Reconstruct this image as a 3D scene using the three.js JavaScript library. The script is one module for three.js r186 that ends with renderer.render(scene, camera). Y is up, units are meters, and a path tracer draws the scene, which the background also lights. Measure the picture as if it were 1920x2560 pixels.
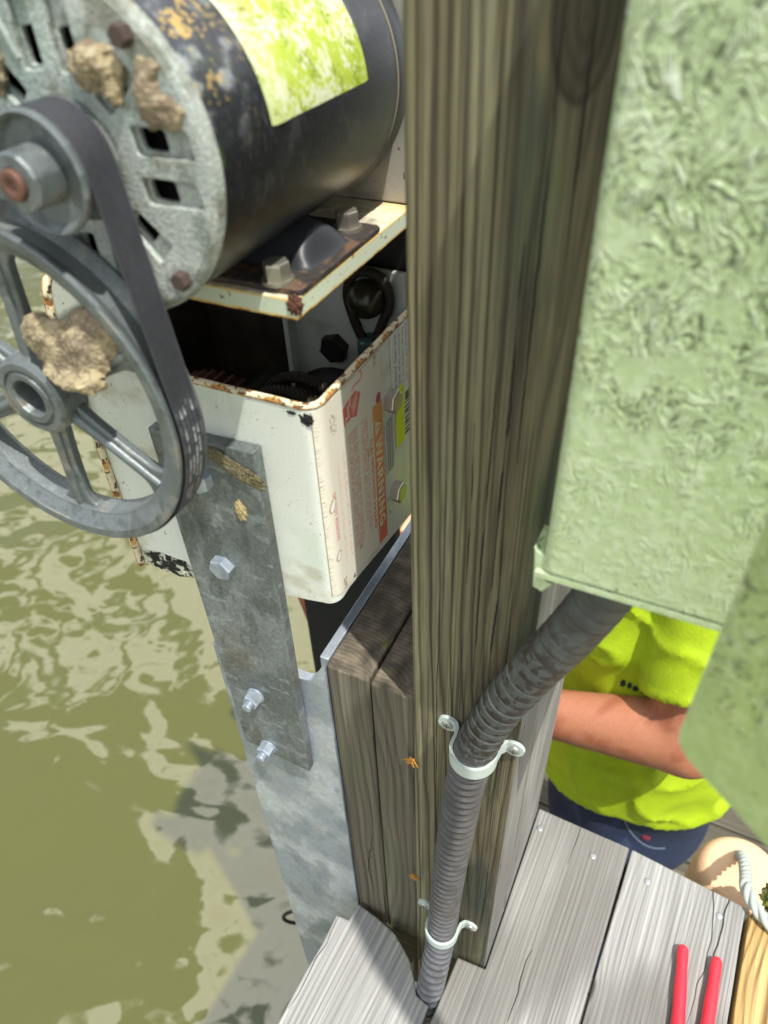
import * as THREE from 'three';
import { RoundedBoxGeometry } from 'three/addons/geometries/RoundedBoxGeometry.js';
import { ImprovedNoise } from 'three/addons/math/ImprovedNoise.js';
import { mergeGeometries, mergeVertices, toCreasedNormals } from 'three/addons/utils/BufferGeometryUtils.js';

const V3 = (x, y, z) => new THREE.Vector3(x, y, z);
const scene = new THREE.Scene();

// ---------------------------------------------------------------- camera
const camera = new THREE.PerspectiveCamera(69.35, 0.75, 0.02, 600);
const camM = new THREE.Matrix4().makeBasis(V3(0.9021, -0.0356, -0.4301), V3(-0.2596, 0.7514, -0.6066), V3(0.3448, 0.6588, 0.6686));
camera.position.set(0, 0.957, 0);
camera.quaternion.setFromRotationMatrix(camM).normalize();
camera.focus = 0.62;
camera.userData.fStop = 7;

// ---------------------------------------------------------------- noise
function hash(ix, iy, s) {
  let h = (Math.imul(ix, 374761393) + Math.imul(iy, 668265263) + Math.imul(s, 1274126177)) | 0;
  h = Math.imul(h ^ (h >>> 13), 1274126177); h ^= h >>> 16; h = Math.imul(h, 2246822519); h ^= h >>> 15;
  return (h >>> 0) / 4294967296;
}
function vn(x, y, px, py, s) {
  const x0 = Math.floor(x), y0 = Math.floor(y); let fx = x - x0, fy = y - y0;
  fx = fx * fx * (3 - 2 * fx); fy = fy * fy * (3 - 2 * fy);
  const xa = ((x0 % px) + px) % px, xb = (xa + 1) % px, ya = ((y0 % py) + py) % py, yb = (ya + 1) % py;
  const a = hash(xa, ya, s), b = hash(xb, ya, s), c = hash(xa, yb, s), d = hash(xb, yb, s);
  return a + (b - a) * fx + (c - a) * fy + (a - b - c + d) * fx * fy;
}
function fbm(u, v, fx, fy, oct, s) {
  let a = 0.5, t = 0, n = 0;
  for (let o = 0; o < oct; o++) { t += a * vn(u * fx, v * fy, fx, fy, s + o * 17); n += a; a *= 0.5; fx *= 2; fy *= 2; }
  return t / n;
}
const cl = (x, a = 0, b = 1) => Math.min(b, Math.max(a, x));
const ss = (a, b, x) => { const t = cl((x - a) / (b - a)); return t * t * (3 - 2 * t); };
const mix = (a, b, t) => a + (b - a) * t;
function rng(seed) { let s = seed; return () => { s = (s + 0x6d2b79f5) | 0; let t = Math.imul(s ^ (s >>> 15), 1 | s); t = (t + Math.imul(t ^ (t >>> 7), 61 | t)) ^ t; return ((t ^ (t >>> 14)) >>> 0) / 4294967296; }; }
const IN = new ImprovedNoise();
const n3 = (x, y, z) => IN.noise(x, y, z);
const f3 = (x, y, z) => n3(x, y, z) + 0.5 * n3(2.1 * x, 2.1 * y, 2.1 * z + 7) + 0.25 * n3(4.3 * x, 4.3 * y, 4.3 * z + 3);

// ---------------------------------------------------------------- sky, sun, exposure
const SUN = V3(0.353, 0.915, 0.192).normalize();
{
  const w = 1024, h = 512, d = new Float32Array(w * h * 4);
  for (let j = 0; j < h; j++) for (let i = 0; i < w; i++) {
    const el = ((j + 0.5) / h - 0.5) * Math.PI, az = ((i + 0.5) / w - 0.5) * 2 * Math.PI, y = Math.sin(el), c = Math.cos(el);
    const k = (j * w + i) * 4;
    let r, g, b;
    if (y < -0.02) { r = 0.2; g = 0.2; b = 0.16; } else {
      const q = 3 / (Math.max(y, 0) + 0.28), px = Math.cos(az) * c * q, pz = Math.sin(az) * c * q;
      const n = 0.5 + 0.5 * f3(px + 10.08, pz + 1.68, 2.3) + 0.12 * f3(px * 4, pz * 4, 9.1);  // unseen cloud layout, shaped for where its reflections fall on the water
      const cov = ss(0.45, 0.55, n), thick = ss(0.45, 0.95, n);
      const hz = Math.pow(1 - cl(y), 4);
      const br = mix(1.85, 1.45, thick);
      r = mix(mix(0.2, 0.8, hz), br, cov); g = mix(mix(0.3, 0.9, hz), br * 1.0, cov); b = mix(mix(0.5, 1.0, hz), br * 1.0, cov);
    }
    d[k] = r; d[k + 1] = g; d[k + 2] = b; d[k + 3] = 1;
  }
  const t = new THREE.DataTexture(d, w, h, THREE.RGBAFormat, THREE.FloatType);
  t.mapping = THREE.EquirectangularReflectionMapping; t.magFilter = THREE.LinearFilter; t.needsUpdate = true;
  scene.background = t; scene.environment = t;
}
const sun = new THREE.DirectionalLight(new THREE.Color(1, 0.97, 0.92), 5);
sun.position.copy(SUN).multiplyScalar(6); sun.target.position.set(-0.15, 0.3, -0.4);
sun.position.add(sun.target.position);
sun.castShadow = true; sun.shadow.mapSize.set(4096, 4096); sun.shadow.radius = 1.6;
Object.assign(sun.shadow.camera, { left: -2, right: 2, top: 2, bottom: -2, near: 0.5, far: 14 });
scene.add(sun, sun.target);
const renderer = new THREE.WebGLRenderer({ antialias: true });
renderer.toneMapping = THREE.LinearToneMapping;
renderer.toneMappingExposure = 1.1;
renderer.shadowMap.enabled = true;

// ---------------------------------------------------------------- scene helpers
const used = new Map();
function numbered(n) { const k = used.get(n) ?? 0; used.set(n, k + 1); return k ? `${n}_${String(k).padStart(3, '0')}` : n; }
const origin = new WeakMap();
function thing(name, label, category, pos = [0, 0, 0], group) {
  const o = new THREE.Group(); o.name = numbered(name); o.position.set(...pos); scene.add(o);
  o.userData = { label, category }; if (group) o.userData.group = group;
  origin.set(o, V3(...pos)); return o;
}
function struct(name) { const o = new THREE.Group(); o.name = name; o.userData = { kind: 'structure' }; scene.add(o); origin.set(o, V3(0, 0, 0)); return o; }
// geometry is always given in world coordinates
function obj(name, geo, mat, parent, label) {
  const o = origin.get(parent) ?? V3(0, 0, 0);
  geo.translate(-o.x, -o.y, -o.z);
  const m = new THREE.Mesh(geo, mat); m.name = parent === scene ? numbered(name) : name; m.castShadow = m.receiveShadow = true;
  parent.add(m); origin.set(m, o); if (label) m.userData.label = label; return m;
}
function single(name, geo, mat, label, category, group) {
  const m = obj(name, geo, mat, scene); m.userData = { label, category }; if (group) m.userData.group = group; return m;
}
// metre UVs from the dominant normal; grain axis runs along v
function planar(geo, grain = 'y', off = [0, 0]) {
  const g = geo.index ? geo.toNonIndexed() : geo, p = g.attributes.position, n = p.count, uv = new Float32Array(n * 2);
  const a = V3(), b = V3(), c = V3();
  for (let i = 0; i < n; i += 3) {
    a.fromBufferAttribute(p, i); b.fromBufferAttribute(p, i + 1); c.fromBufferAttribute(p, i + 2);
    const N = b.clone().sub(a).cross(c.clone().sub(a)), ax = Math.abs(N.x), ay = Math.abs(N.y), az = Math.abs(N.z);
    const d = ax >= ay && ax >= az ? 'x' : ay >= az ? 'y' : 'z';
    let U, W;
    if (d === grain) { [U, W] = { x: ['z', 'y'], y: ['x', 'z'], z: ['x', 'y'] }[d]; } else { W = grain; U = 'xyz'.replace(d, '').replace(grain, ''); }
    [a, b, c].forEach((q, k) => { uv[(i + k) * 2] = q[U] + off[0]; uv[(i + k) * 2 + 1] = q[W] + off[1]; });
  }
  g.setAttribute('uv', new THREE.BufferAttribute(uv, 2)); return g;
}
function rbox(x0, x1, y0, y1, z0, z1, r = 0.002, seg = 2) {
  const g = new RoundedBoxGeometry(x1 - x0, y1 - y0, z1 - z0, seg, r); g.translate((x0 + x1) / 2, (y0 + y1) / 2, (z0 + z1) / 2); return g;
}
function cyl(a, b, r0, r1, n = 24, open = false) {
  const d = b.clone().sub(a), g = new THREE.CylinderGeometry(r1, r0, d.length(), n, 1, open);
  g.applyQuaternion(new THREE.Quaternion().setFromUnitVectors(V3(0, 1, 0), d.clone().normalize())); g.translate((a.x + b.x) / 2, (a.y + b.y) / 2, (a.z + b.z) / 2); return g;
}
// profile [[radius, along], ...] turned about the line through c along dir
function lathe(pts, c, dir, n = 48) {
  const g = new THREE.LatheGeometry(pts.map(([r, t]) => new THREE.Vector2(Math.max(r, 1e-5), t)), n);
  g.applyQuaternion(new THREE.Quaternion().setFromUnitVectors(V3(0, 1, 0), dir.clone().normalize())); g.translate(c.x, c.y, c.z); return g;
}
function tube(pts, r, seg = 60, rad = 10, closed = false) { return new THREE.TubeGeometry(new THREE.CatmullRomCurve3(pts.map((p) => (Array.isArray(p) ? V3(...p) : p)), closed), seg, r, rad, closed); }
function extr(shape, depth, bevel, axis, at, seg = 2) {
  const g = new THREE.ExtrudeGeometry(shape, { depth: depth - 2 * bevel, bevelEnabled: bevel > 0, bevelThickness: bevel, bevelSize: bevel, bevelOffset: -bevel, bevelSegments: seg, curveSegments: 24 });
  g.translate(0, 0, bevel);
  if (axis === 'y') g.rotateX(-Math.PI / 2);         // shape (x, -z), thickness upward
  g.translate(...at); return g;
}
const clean = (g) => { const o = new THREE.BufferGeometry(); const q = g.index ? g.toNonIndexed() : g; for (const k of ['position', 'normal', 'uv']) if (q.attributes[k]) o.setAttribute(k, q.attributes[k]); return o; };
const join = (list) => mergeGeometries(list.map(clean));
function hexHead(c, dir, r, h, spin = 0, wash = 0) {
  const s = new THREE.Shape(); for (let k = 0; k <= 6; k++) { const a = k * Math.PI / 3; s[k ? 'lineTo' : 'moveTo'](r * Math.cos(a), r * Math.sin(a)); }
  const head = new THREE.ExtrudeGeometry(s, { depth: h * 0.82, bevelEnabled: true, bevelThickness: h * 0.18, bevelSize: r * 0.1, bevelOffset: -r * 0.1, bevelSegments: 2 });
  head.rotateZ(spin);
  const l = [head];
  if (wash) { const w = new THREE.CylinderGeometry(wash, wash, h * 0.2, 32); w.rotateX(Math.PI / 2); w.translate(0, 0, h * 0.1); head.translate(0, 0, h * 0.2); l.push(w); }
  const g = join(l); g.applyQuaternion(new THREE.Quaternion().setFromUnitVectors(V3(0, 0, 1), dir.clone().normalize())); g.translate(c.x, c.y, c.z); return g;
}
const crease = (pts, c, dir, n) => toCreasedNormals(lathe(pts, c, dir, n), 0.42);
// upright sheet along a plan path [[x, z], ...]; outside is on the left of the walking direction turned by side
function wall(path, t, top, bot, nv = 2, side = 1) {
  const n = path.length, N = [], S = [0];
  for (let i = 0; i < n; i++) {
    const a = path[Math.max(0, i - 1)], b = path[Math.min(n - 1, i + 1)], dx = b[0] - a[0], dz = b[1] - a[1], l = Math.hypot(dx, dz);
    N.push([-dz / l * side, dx / l * side]); if (i) S.push(S[i - 1] + Math.hypot(path[i][0] - path[i - 1][0], path[i][1] - path[i - 1][1]));
  }
  const pos = [], uv = [], idx = [];
  const grid = (f, nu, nw, flip) => {
    const o = pos.length / 3;
    for (let i = 0; i < nu; i++) for (let j = 0; j < nw; j++) { const [x, y, z, u, v] = f(i, j); pos.push(x, y, z); uv.push(u, v); }
    for (let i = 0; i < nu - 1; i++) for (let j = 0; j < nw - 1; j++) { const a = o + i * nw + j, b = a + nw; flip ? idx.push(a, a + 1, b, b, a + 1, b + 1) : idx.push(a, b, a + 1, b, b + 1, a + 1); }
  };
  const Y = (i, j) => mix(bot(S[i], path[i]), top(S[i], path[i]), j / (nv - 1));
  const fl = side > 0;
  grid((i, j) => [path[i][0], Y(i, j), path[i][1], S[i], Y(i, j)], n, nv, fl);
  grid((i, j) => [path[i][0] - N[i][0] * t, Y(i, j), path[i][1] - N[i][1] * t, S[i], Y(i, j)], n, nv, !fl);
  grid((i, j) => [path[i][0] - N[i][0] * t * j, Y(i, nv - 1), path[i][1] - N[i][1] * t * j, S[i], Y(i, nv - 1) + t * j], n, 2, fl);
  grid((i, j) => [path[i][0] - N[i][0] * t * j, Y(i, 0), path[i][1] - N[i][1] * t * j, S[i], Y(i, 0) - t * j], n, 2, !fl);
  for (const [e, f] of [[0, !fl], [n - 1, fl]]) grid((i, j) => [path[e][0] - N[e][0] * t * i, Y(e, j), path[e][1] - N[e][1] * t * i, S[e] + t * i, Y(e, j)], 2, nv, f);
  const g = new THREE.BufferGeometry();
  g.setAttribute('position', new THREE.Float32BufferAttribute(pos, 3)); g.setAttribute('uv', new THREE.Float32BufferAttribute(uv, 2)); g.setIndex(idx); g.computeVertexNormals(); return g;
}
const arc = (cx, cz, r, a0, a1, n) => Array.from({ length: n + 1 }, (_, k) => { const a = mix(a0, a1, k / n); return [cx + r * Math.cos(a), cz + r * Math.sin(a)]; });
// lump: a sphere pushed about by noise, flattened and set on a surface
function lump(c, sx, sy, sz, rough, freq, seed, detail = 5) {
  let g = new THREE.IcosahedronGeometry(1, detail * 6); g.deleteAttribute('uv'); g.deleteAttribute('normal'); g = mergeVertices(g, 1e-4);
  const p = g.attributes.position, q = V3();
  for (let i = 0; i < p.count; i++) {
    q.fromBufferAttribute(p, i); const d = 1 + rough * f3(q.x * freq + seed, q.y * freq, q.z * freq) + rough * 0.12 * f3(q.x * freq * 5, q.y * freq * 5 + seed, q.z * freq * 5);
    q.multiplyScalar(d); p.setXYZ(i, q.x * sx + c.x, q.y * sy + c.y, q.z * sz + c.z);
  }
  g.computeVertexNormals();
  const uv = new Float32Array(p.count * 2); for (let i = 0; i < p.count; i++) { uv[2 * i] = p.getX(i) + p.getZ(i) * 0.5; uv[2 * i + 1] = p.getY(i) + p.getZ(i) * 0.3; }
  g.setAttribute('uv', new THREE.BufferAttribute(uv, 2)); return g;
}
// surface nets over a distance field
function nets(f, lo, hi, h) {
  const nx = Math.ceil((hi[0] - lo[0]) / h) + 1, ny = Math.ceil((hi[1] - lo[1]) / h) + 1, nz = Math.ceil((hi[2] - lo[2]) / h) + 1;
  const F = new Float32Array(nx * ny * nz), at = (i, j, k) => (i * ny + j) * nz + k;
  for (let i = 0; i < nx; i++) for (let j = 0; j < ny; j++) for (let k = 0; k < nz; k++) F[at(i, j, k)] = f(lo[0] + i * h, lo[1] + j * h, lo[2] + k * h);
  const id = new Int32Array(nx * ny * nz).fill(-1), pos = [], idx = [], co = [[0, 0, 0], [1, 0, 0], [0, 1, 0], [1, 1, 0], [0, 0, 1], [1, 0, 1], [0, 1, 1], [1, 1, 1]];
  const ed = [[0, 1], [2, 3], [4, 5], [6, 7], [0, 2], [1, 3], [4, 6], [5, 7], [0, 4], [1, 5], [2, 6], [3, 7]];
  for (let i = 0; i < nx - 1; i++) for (let j = 0; j < ny - 1; j++) for (let k = 0; k < nz - 1; k++) {
    const v = co.map(([a, b, c]) => F[at(i + a, j + b, k + c)]); let neg = 0; for (const q of v) if (q < 0) neg++;
    if (!neg || neg === 8) continue;
    let x = 0, y = 0, z = 0, n = 0;
    for (const [a, b] of ed) if ((v[a] < 0) !== (v[b] < 0)) { const t = v[a] / (v[a] - v[b]); x += mix(co[a][0], co[b][0], t); y += mix(co[a][1], co[b][1], t); z += mix(co[a][2], co[b][2], t); n++; }
    id[at(i, j, k)] = pos.length / 3; pos.push(lo[0] + (i + x / n) * h, lo[1] + (j + y / n) * h, lo[2] + (k + z / n) * h);
  }
  const quad = (a, b, c, d, flip) => { if (a < 0 || b < 0 || c < 0 || d < 0) return; flip ? idx.push(a, c, b, a, d, c) : idx.push(a, b, c, a, c, d); };
  for (let i = 1; i < nx - 1; i++) for (let j = 1; j < ny - 1; j++) for (let k = 1; k < nz - 1; k++) {
    const s = F[at(i, j, k)] < 0;
    if (s !== F[at(i + 1, j, k)] < 0) quad(id[at(i, j - 1, k - 1)], id[at(i, j, k - 1)], id[at(i, j, k)], id[at(i, j - 1, k)], !s);
    if (s !== F[at(i, j + 1, k)] < 0) quad(id[at(i - 1, j, k - 1)], id[at(i - 1, j, k)], id[at(i, j, k)], id[at(i, j, k - 1)], !s);
    if (s !== F[at(i, j, k + 1)] < 0) quad(id[at(i - 1, j - 1, k)], id[at(i, j - 1, k)], id[at(i, j, k)], id[at(i - 1, j, k)], !s);
  }
  const g = new THREE.BufferGeometry(); g.setAttribute('position', new THREE.Float32BufferAttribute(pos, 3)); g.setIndex(idx);
  g.computeVertexNormals();
  const uv = new Float32Array(pos.length / 3 * 2); for (let i = 0; i < pos.length / 3; i++) { uv[2 * i] = pos[3 * i] + pos[3 * i + 2] * 0.6; uv[2 * i + 1] = pos[3 * i + 1]; }
  g.setAttribute('uv', new THREE.BufferAttribute(uv, 2)); return g;
}
const smin = (a, b, k) => { const h = cl(0.5 + 0.5 * (b - a) / k); return mix(b, a, h) - k * h * (1 - h); };
function cap(x, y, z, a, b, r0, r1) {
  const bx = b[0] - a[0], by = b[1] - a[1], bz = b[2] - a[2], px = x - a[0], py = y - a[1], pz = z - a[2];
  const t = cl((px * bx + py * by + pz * bz) / (bx * bx + by * by + bz * bz)); return Math.hypot(px - bx * t, py - by * t, pz - bz * t) - mix(r0, r1, t);
}

// ---------------------------------------------------------------- textures
// fn(u, v, out): out = sRGB colour 0..1 and height; size = metres covered (null for 0..1 uv)
function tex(w, h, size, fn, bump = true) {
  const c = new Uint8Array(w * h * 4), b = bump ? new Uint8Array(w * h * 4) : null, o = [0, 0, 0, 0.5];
  for (let j = 0; j < h; j++) for (let i = 0; i < w; i++) {
    o[3] = 0.5; fn((i + 0.5) / w, (j + 0.5) / h, o); const k = (j * w + i) * 4;
    for (let q = 0; q < 3; q++) c[k + q] = cl(o[q]) * 255 + 0.5; c[k + 3] = 255;
    if (b) { b[k] = b[k + 1] = b[k + 2] = cl(o[3]) * 255 + 0.5; b[k + 3] = 255; }
  }
  const make = (d, cs) => { const t = new THREE.DataTexture(d, w, h); t.wrapS = t.wrapT = THREE.RepeatWrapping; t.magFilter = THREE.LinearFilter; t.minFilter = THREE.LinearMipmapLinearFilter; t.generateMipmaps = true; if (cs) t.colorSpace = THREE.SRGBColorSpace; if (size) t.repeat.set(1 / size[0], 1 / size[1]); t.needsUpdate = true; return t; };
  return { map: make(c, true), bumpMap: b ? make(b, false) : null };
}
function mat(t, o = {}) {
  const { bump = 0, phys, ...rest } = o;
  const p = { roughness: 0.8, metalness: 0, ...rest };
  if (t?.map) p.map = t.map; if (t?.bumpMap && bump) { p.bumpMap = t.bumpMap; p.bumpScale = bump; }
  return phys || p.clearcoat || p.sheen ? new THREE.MeshPhysicalMaterial(p) : new THREE.MeshStandardMaterial(p);
}
const plain = (rgb, o = {}) => { const m = mat(null, o); m.color.setRGB(rgb[0] / 255, rgb[1] / 255, rgb[2] / 255, THREE.SRGBColorSpace); return m; };
const set = (o, r, g, b, k = 1) => { o[0] = r / 255 * k; o[1] = g / 255 * k; o[2] = b / 255 * k; };
const blend = (o, r, g, b, t) => { o[0] = mix(o[0], r / 255, t); o[1] = mix(o[1], g / 255, t); o[2] = mix(o[2], b / 255, t); };

// generic weathered timber, grain along v; covers size metres
function timber(w, h, size, q) {
  const cracks = []; const R = rng(q.seed);
  for (let k = 0; k < (q.cracks ?? 6); k++) cracks.push({ u: R(), v: R(), l: 0.06 + R() * 0.25, w: (0.35 + R() * 0.7) * 0.001 / size[0], s: (k * 7 + q.seed) | 0 });
  const knots = (q.knots ?? []);
  return tex(w, h, size, (u, v, o) => {
    let x = u;
    let kn = 0;
    for (const [ku, kv, kr, st] of knots) {
      let du = (u - ku) * size[0], dv = (v - kv) * size[1] / st; du -= Math.round(du / size[0]) * size[0];
      const d2 = du * du + dv * dv; x -= du / size[0] * cl(kr * kr / Math.max(d2, kr * kr * 0.3), 0, 1.2) * 0.9;
      kn = Math.max(kn, 1 - ss(kr * 0.5, kr * 0.9, Math.sqrt(d2)));
    }
    const warp = (fbm(u, v, 2, 2, 3, q.seed + 3) - 0.5) * q.warp + (fbm(u, v, 6, 3, 2, q.seed + 8) - 0.5) * q.warp * 0.25;
    const t = x * q.rings + warp * q.rings;
    const id = Math.floor(t), f = t - id, wid = 0.55 + 0.35 * hash(id & 255, 5, q.seed);
    const late = ss(0.35 * wid, wid, f) * (1 - ss(wid, Math.min(1, wid + 0.16), f));
    const fine = fbm(u, v, Math.round(size[0] * 900), Math.round(size[1] * 7), 2, q.seed + 21);
    const blot = fbm(u, v, 3, 4, 4, q.seed + 31), streak = fbm(u, v, Math.round(size[0] * 160), Math.round(size[1] * 3), 2, q.seed + 44);
    const a = q.base, d = q.dark, l = q.light ?? q.base;
    set(o, a[0], a[1], a[2]);
    blend(o, l[0], l[1], l[2], cl((streak - 0.45) * 2.2));
    const brk = 0.35 + 0.9 * fbm(u, v, Math.round(q.rings * 0.7), 9, 2, q.seed + 57);
    blend(o, d[0], d[1], d[2], cl(late * q.ringAmt * (0.5 + blot) * brk));
    if (q.stain) blend(o, q.stain[0], q.stain[1], q.stain[2], ss(0.5, 0.75, blot) * (q.stainAmt ?? 0.6));
    const k = 0.84 + 0.32 * fine; o[0] *= k; o[1] *= k; o[2] *= k;
    let hgt = 0.45 + (late - 0.4) * 0.4 * q.ringAmt + (fine - 0.5) * 0.35;
    if (kn > 0) { blend(o, d[0] * 0.6, d[1] * 0.55, d[2] * 0.5, kn * 0.8); hgt -= 0.1 * kn; }
    for (const c of cracks) {
      let dv = v - c.v; dv -= Math.round(dv); if (Math.abs(dv) > c.l / 2) continue;
      let du = u - c.u - (vn(v * 60, c.s, 60, 99, c.s) - 0.5) * 0.012 - (vn(v * 9, c.s, 9, 99, c.s) - 0.5) * 0.05; du -= Math.round(du);
      const e = 1 - ss(c.w * 0.4, c.w * 1.2, Math.abs(du) / (0.3 + Math.sqrt(cl(1 - Math.abs(dv) / c.l * 2))));
      if (e > 0) { blend(o, 24, 22, 18, e * 0.9); hgt = mix(hgt, 0, e); }
    }
    o[3] = hgt;
  });
}
const T = {};
// the post's front, made for its own face: straight ridges on one half, cathedral grain under a knot on the other
{
  const W = 0.0905, H = 1.34, cr = [[-0.0840, 0.62, 0.835, 1.0], [-0.0805, 0.50, 0.69, 0.9], [-0.0915, 0.52, 0.80, 0.7], [-0.0705, 0.47, 0.60, 0.7], [-0.1005, 0.62, 0.74, 0.6], [-0.0765, 0.72, 0.93, 0.8], [-0.0648, 0.80, 0.93, 0.7], [-0.118, 0.25, 0.6, 0.5], [-0.0945, 0.05, 0.42, 0.7], [-0.108, 0.10, 0.33, 0.6], [-0.0640, 0.10, 0.30, 0.7]];
  T.post = tex(640, 2048, [W, H], (u, v, o) => {
    const x = -0.141 + u * W, y = -0.4 + v * H;
    const kx = -0.0690, ky = 0.916, dx = x - kx, dy = (y - ky) / 2.4, d2 = dx * dx + dy * dy, R = 0.0122;
    // growth lines: upright on the water side, nested downward points under the knot
    const ax = -0.0715 + 0.0035 * Math.sin(y * 5 + 1), w = ss(-0.145, -0.072, x), wv = 0.006 * (fbm(u, v, 2, 7, 3, 5) - 0.5) + 0.0018 * (fbm(u, v, 3, 20, 2, 9) - 0.5);
    let F = -Math.sqrt((x - ax) ** 2 + 9e-6) + 0.034 * (y - 0.5) * w + wv + 0.0014 * Math.sin(x * 520) * (1 - w);
    const df = dx * dx + ((y - ky) / 5) ** 2; F += 0.010 * Math.exp(-df / 0.0004) * (x < kx ? -1 : 1) * ss(0.001, 0.006, Math.abs(dx));
    const inside = 1 - ss(0.8 * R, 1.0 * R, Math.sqrt(d2));
    const t = F / 0.0082 + 40, id = Math.floor(t), f = t - id, wd = hash(id & 255, 3, 11);
    const late = ss(0.66, 0.94, f) * (1 - ss(0.955, 1.0, f)), edgeL = Math.exp(-f * 9);
    const right = ss(-0.104, -0.078, x), soft = mix(1, 0.62, right) * (0.55 + 0.6 * wd);
    const fine = fbm(u, v, 140, 70, 2, 31), blot = fbm(u, v, 3, 16, 5, 41), str = fbm(u, v, 10, 5, 2, 47), hair = fbm(u, v, 130, 5, 2, 35), hair2 = fbm(u, v, 60, 9, 3, 37);
    set(o, 112, 106, 78);
    blend(o, 138, 134, 104, cl((str - 0.4) * 1.8) * (1 - 0.6 * right));
    blend(o, 92, 106, 66, 0.55 * ss(0.48, 0.7, blot) * (0.3 + 0.7 * right));       // green bloom
    blend(o, 70, 62, 46, 0.72 * right * ss(0.22, 0.66, fbm(u, v, 3, 9, 4, 77)));  // right half darkened: shade of the green box painted into the wood
    blend(o, 44, 56, 46, 0.6 * right * ss(0.5, 0.72, fbm(u, v, 4, 11, 4, 79)));
    blend(o, 36, 30, 19, late * 0.7 * soft); blend(o, 50, 43, 29, edgeL * 0.45 * soft);
    blend(o, 40, 36, 26, 0.5 * ss(0.58, 0.8, hair2));
    const kk = 0.72 + 0.24 * fine + 0.32 * hair; o[0] *= kk; o[1] *= kk; o[2] *= kk;
    let h = 0.25 + 0.5 * Math.pow(Math.sin(Math.PI * Math.pow(f, 0.85)), 0.7) * soft + (hair - 0.5) * 0.14 + (fine - 0.5) * 0.05 - 0.08 * ss(0.58, 0.8, hair2);
    if (Math.sqrt(d2) < R * 1.15) { const rr = Math.sqrt(d2) / R, ring = 0.5 + 0.5 * Math.sin(rr * 22 + 3 * fbm(u, v, 20, 90, 2, 3)); blend(o, 66, 60, 44, 0.65 * (1 - ss(0.7, 1.15, rr))); blend(o, 40, 36, 26, 0.35 * ring * inside); h = mix(h, 0.3 + 0.15 * ring, 1 - ss(0.95, 1.12, rr)); const e = 1 - ss(0.0, 0.10, Math.abs(rr - 0.97 + 0.2 * (fbm(u, v, 6, 24, 2, 65) - 0.5))); blend(o, 34, 30, 22, e * 0.55 * ss(0.3, 0.6, fbm(u, v, 12, 40, 2, 63))); h -= e * 0.12; }
    for (let k = 0; k < cr.length; k++) {
      const [cx, y0, y1, cw] = cr[k]; if (y < y0 || y > y1) continue; const s = Math.sin(Math.PI * (y - y0) / (y1 - y0));
      const xx = cx + 0.0018 * (vn(y * 16, k, 999, 99, 71) - 0.5) + 0.0004 * (vn(y * 240, k, 9999, 99, 73) - 0.5) + (y - y0) * 0.006 * (hash(k, 1, 1) - 0.5);
      const e = 1 - ss(0.25, 1, Math.abs(x - xx) / (0.0008 * cw * (0.15 + 0.9 * Math.sqrt(s) * ss(0.2, 0.6, vn(y * 40, k, 9999, 99, 75))))); if (e > 0) { blend(o, 16, 14, 10, e * 0.95); h = mix(h, 0, e); }
    }
    o[3] = h;
  });
}
T.grey = timber(1024, 2048, [0.3, 1.1], { seed: 101, rings: 52, warp: 0.16, base: [144, 143, 138], light: [170, 169, 164], dark: [84, 81, 75], ringAmt: 0.42, stain: [104, 101, 95], stainAmt: 0.7, cracks: 12, knots: [[0.29, 0.62, 0.008, 3], [0.83, 0.2, 0.007, 3]] });
T.board = timber(768, 1024, [0.2, 0.7], { seed: 303, rings: 22, warp: 0.2, base: [98, 92, 76], light: [122, 117, 98], dark: [56, 50, 42], ringAmt: 0.6, stain: [88, 94, 66], stainAmt: 0.5, cracks: 7 });
T.gold = timber(512, 1024, [0.16, 0.5], { seed: 505, rings: 17, warp: 0.34, base: [176, 146, 88], light: [192, 166, 108], dark: [112, 82, 42], ringAmt: 1.1, cracks: 1, knots: [[0.78, 0.25, 0.02, 4]] });
T.end = tex(512, 512, [0.12, 0.12], (u, v, o) => {
  const d = Math.hypot(u - 0.5, v - 1.25) * 30 + fbm(u, v, 4, 4, 3, 5) * 1.5, f = d - Math.floor(d), n = fbm(u, v, 12, 12, 4, 71), m = fbm(u, v, 5, 5, 3, 81);
  set(o, 102, 93, 78); blend(o, 64, 58, 48, ss(0.5, 0.9, f) * 0.4); blend(o, 122, 128, 62, ss(0.6, 0.8, m) * 0.7); const k = 0.6 + 0.8 * n; o[0] *= k; o[1] *= k; o[2] *= k; o[3] = n;
});
T.zinc = tex(1024, 1024, [0.3, 0.3], (u, v, o) => {             // fresh galvanised steel
  const n = fbm(u, v, 5, 5, 5, 11), f = fbm(u, v, 90, 90, 2, 15), s = fbm(u, v, 16, 8, 3, 19), b = fbm(u, v, 30, 30, 2, 23);
  set(o, 164, 174, 184); blend(o, 200, 208, 216, ss(0.45, 0.7, n)); blend(o, 138, 150, 160, ss(0.5, 0.72, s) * 0.6); blend(o, 176, 170, 150, ss(0.62, 0.8, b) * 0.25); const k = 0.93 + 0.14 * f; o[0] *= k; o[1] *= k; o[2] *= k; o[3] = 0.4 + 0.3 * f + 0.3 * n;
});
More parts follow.
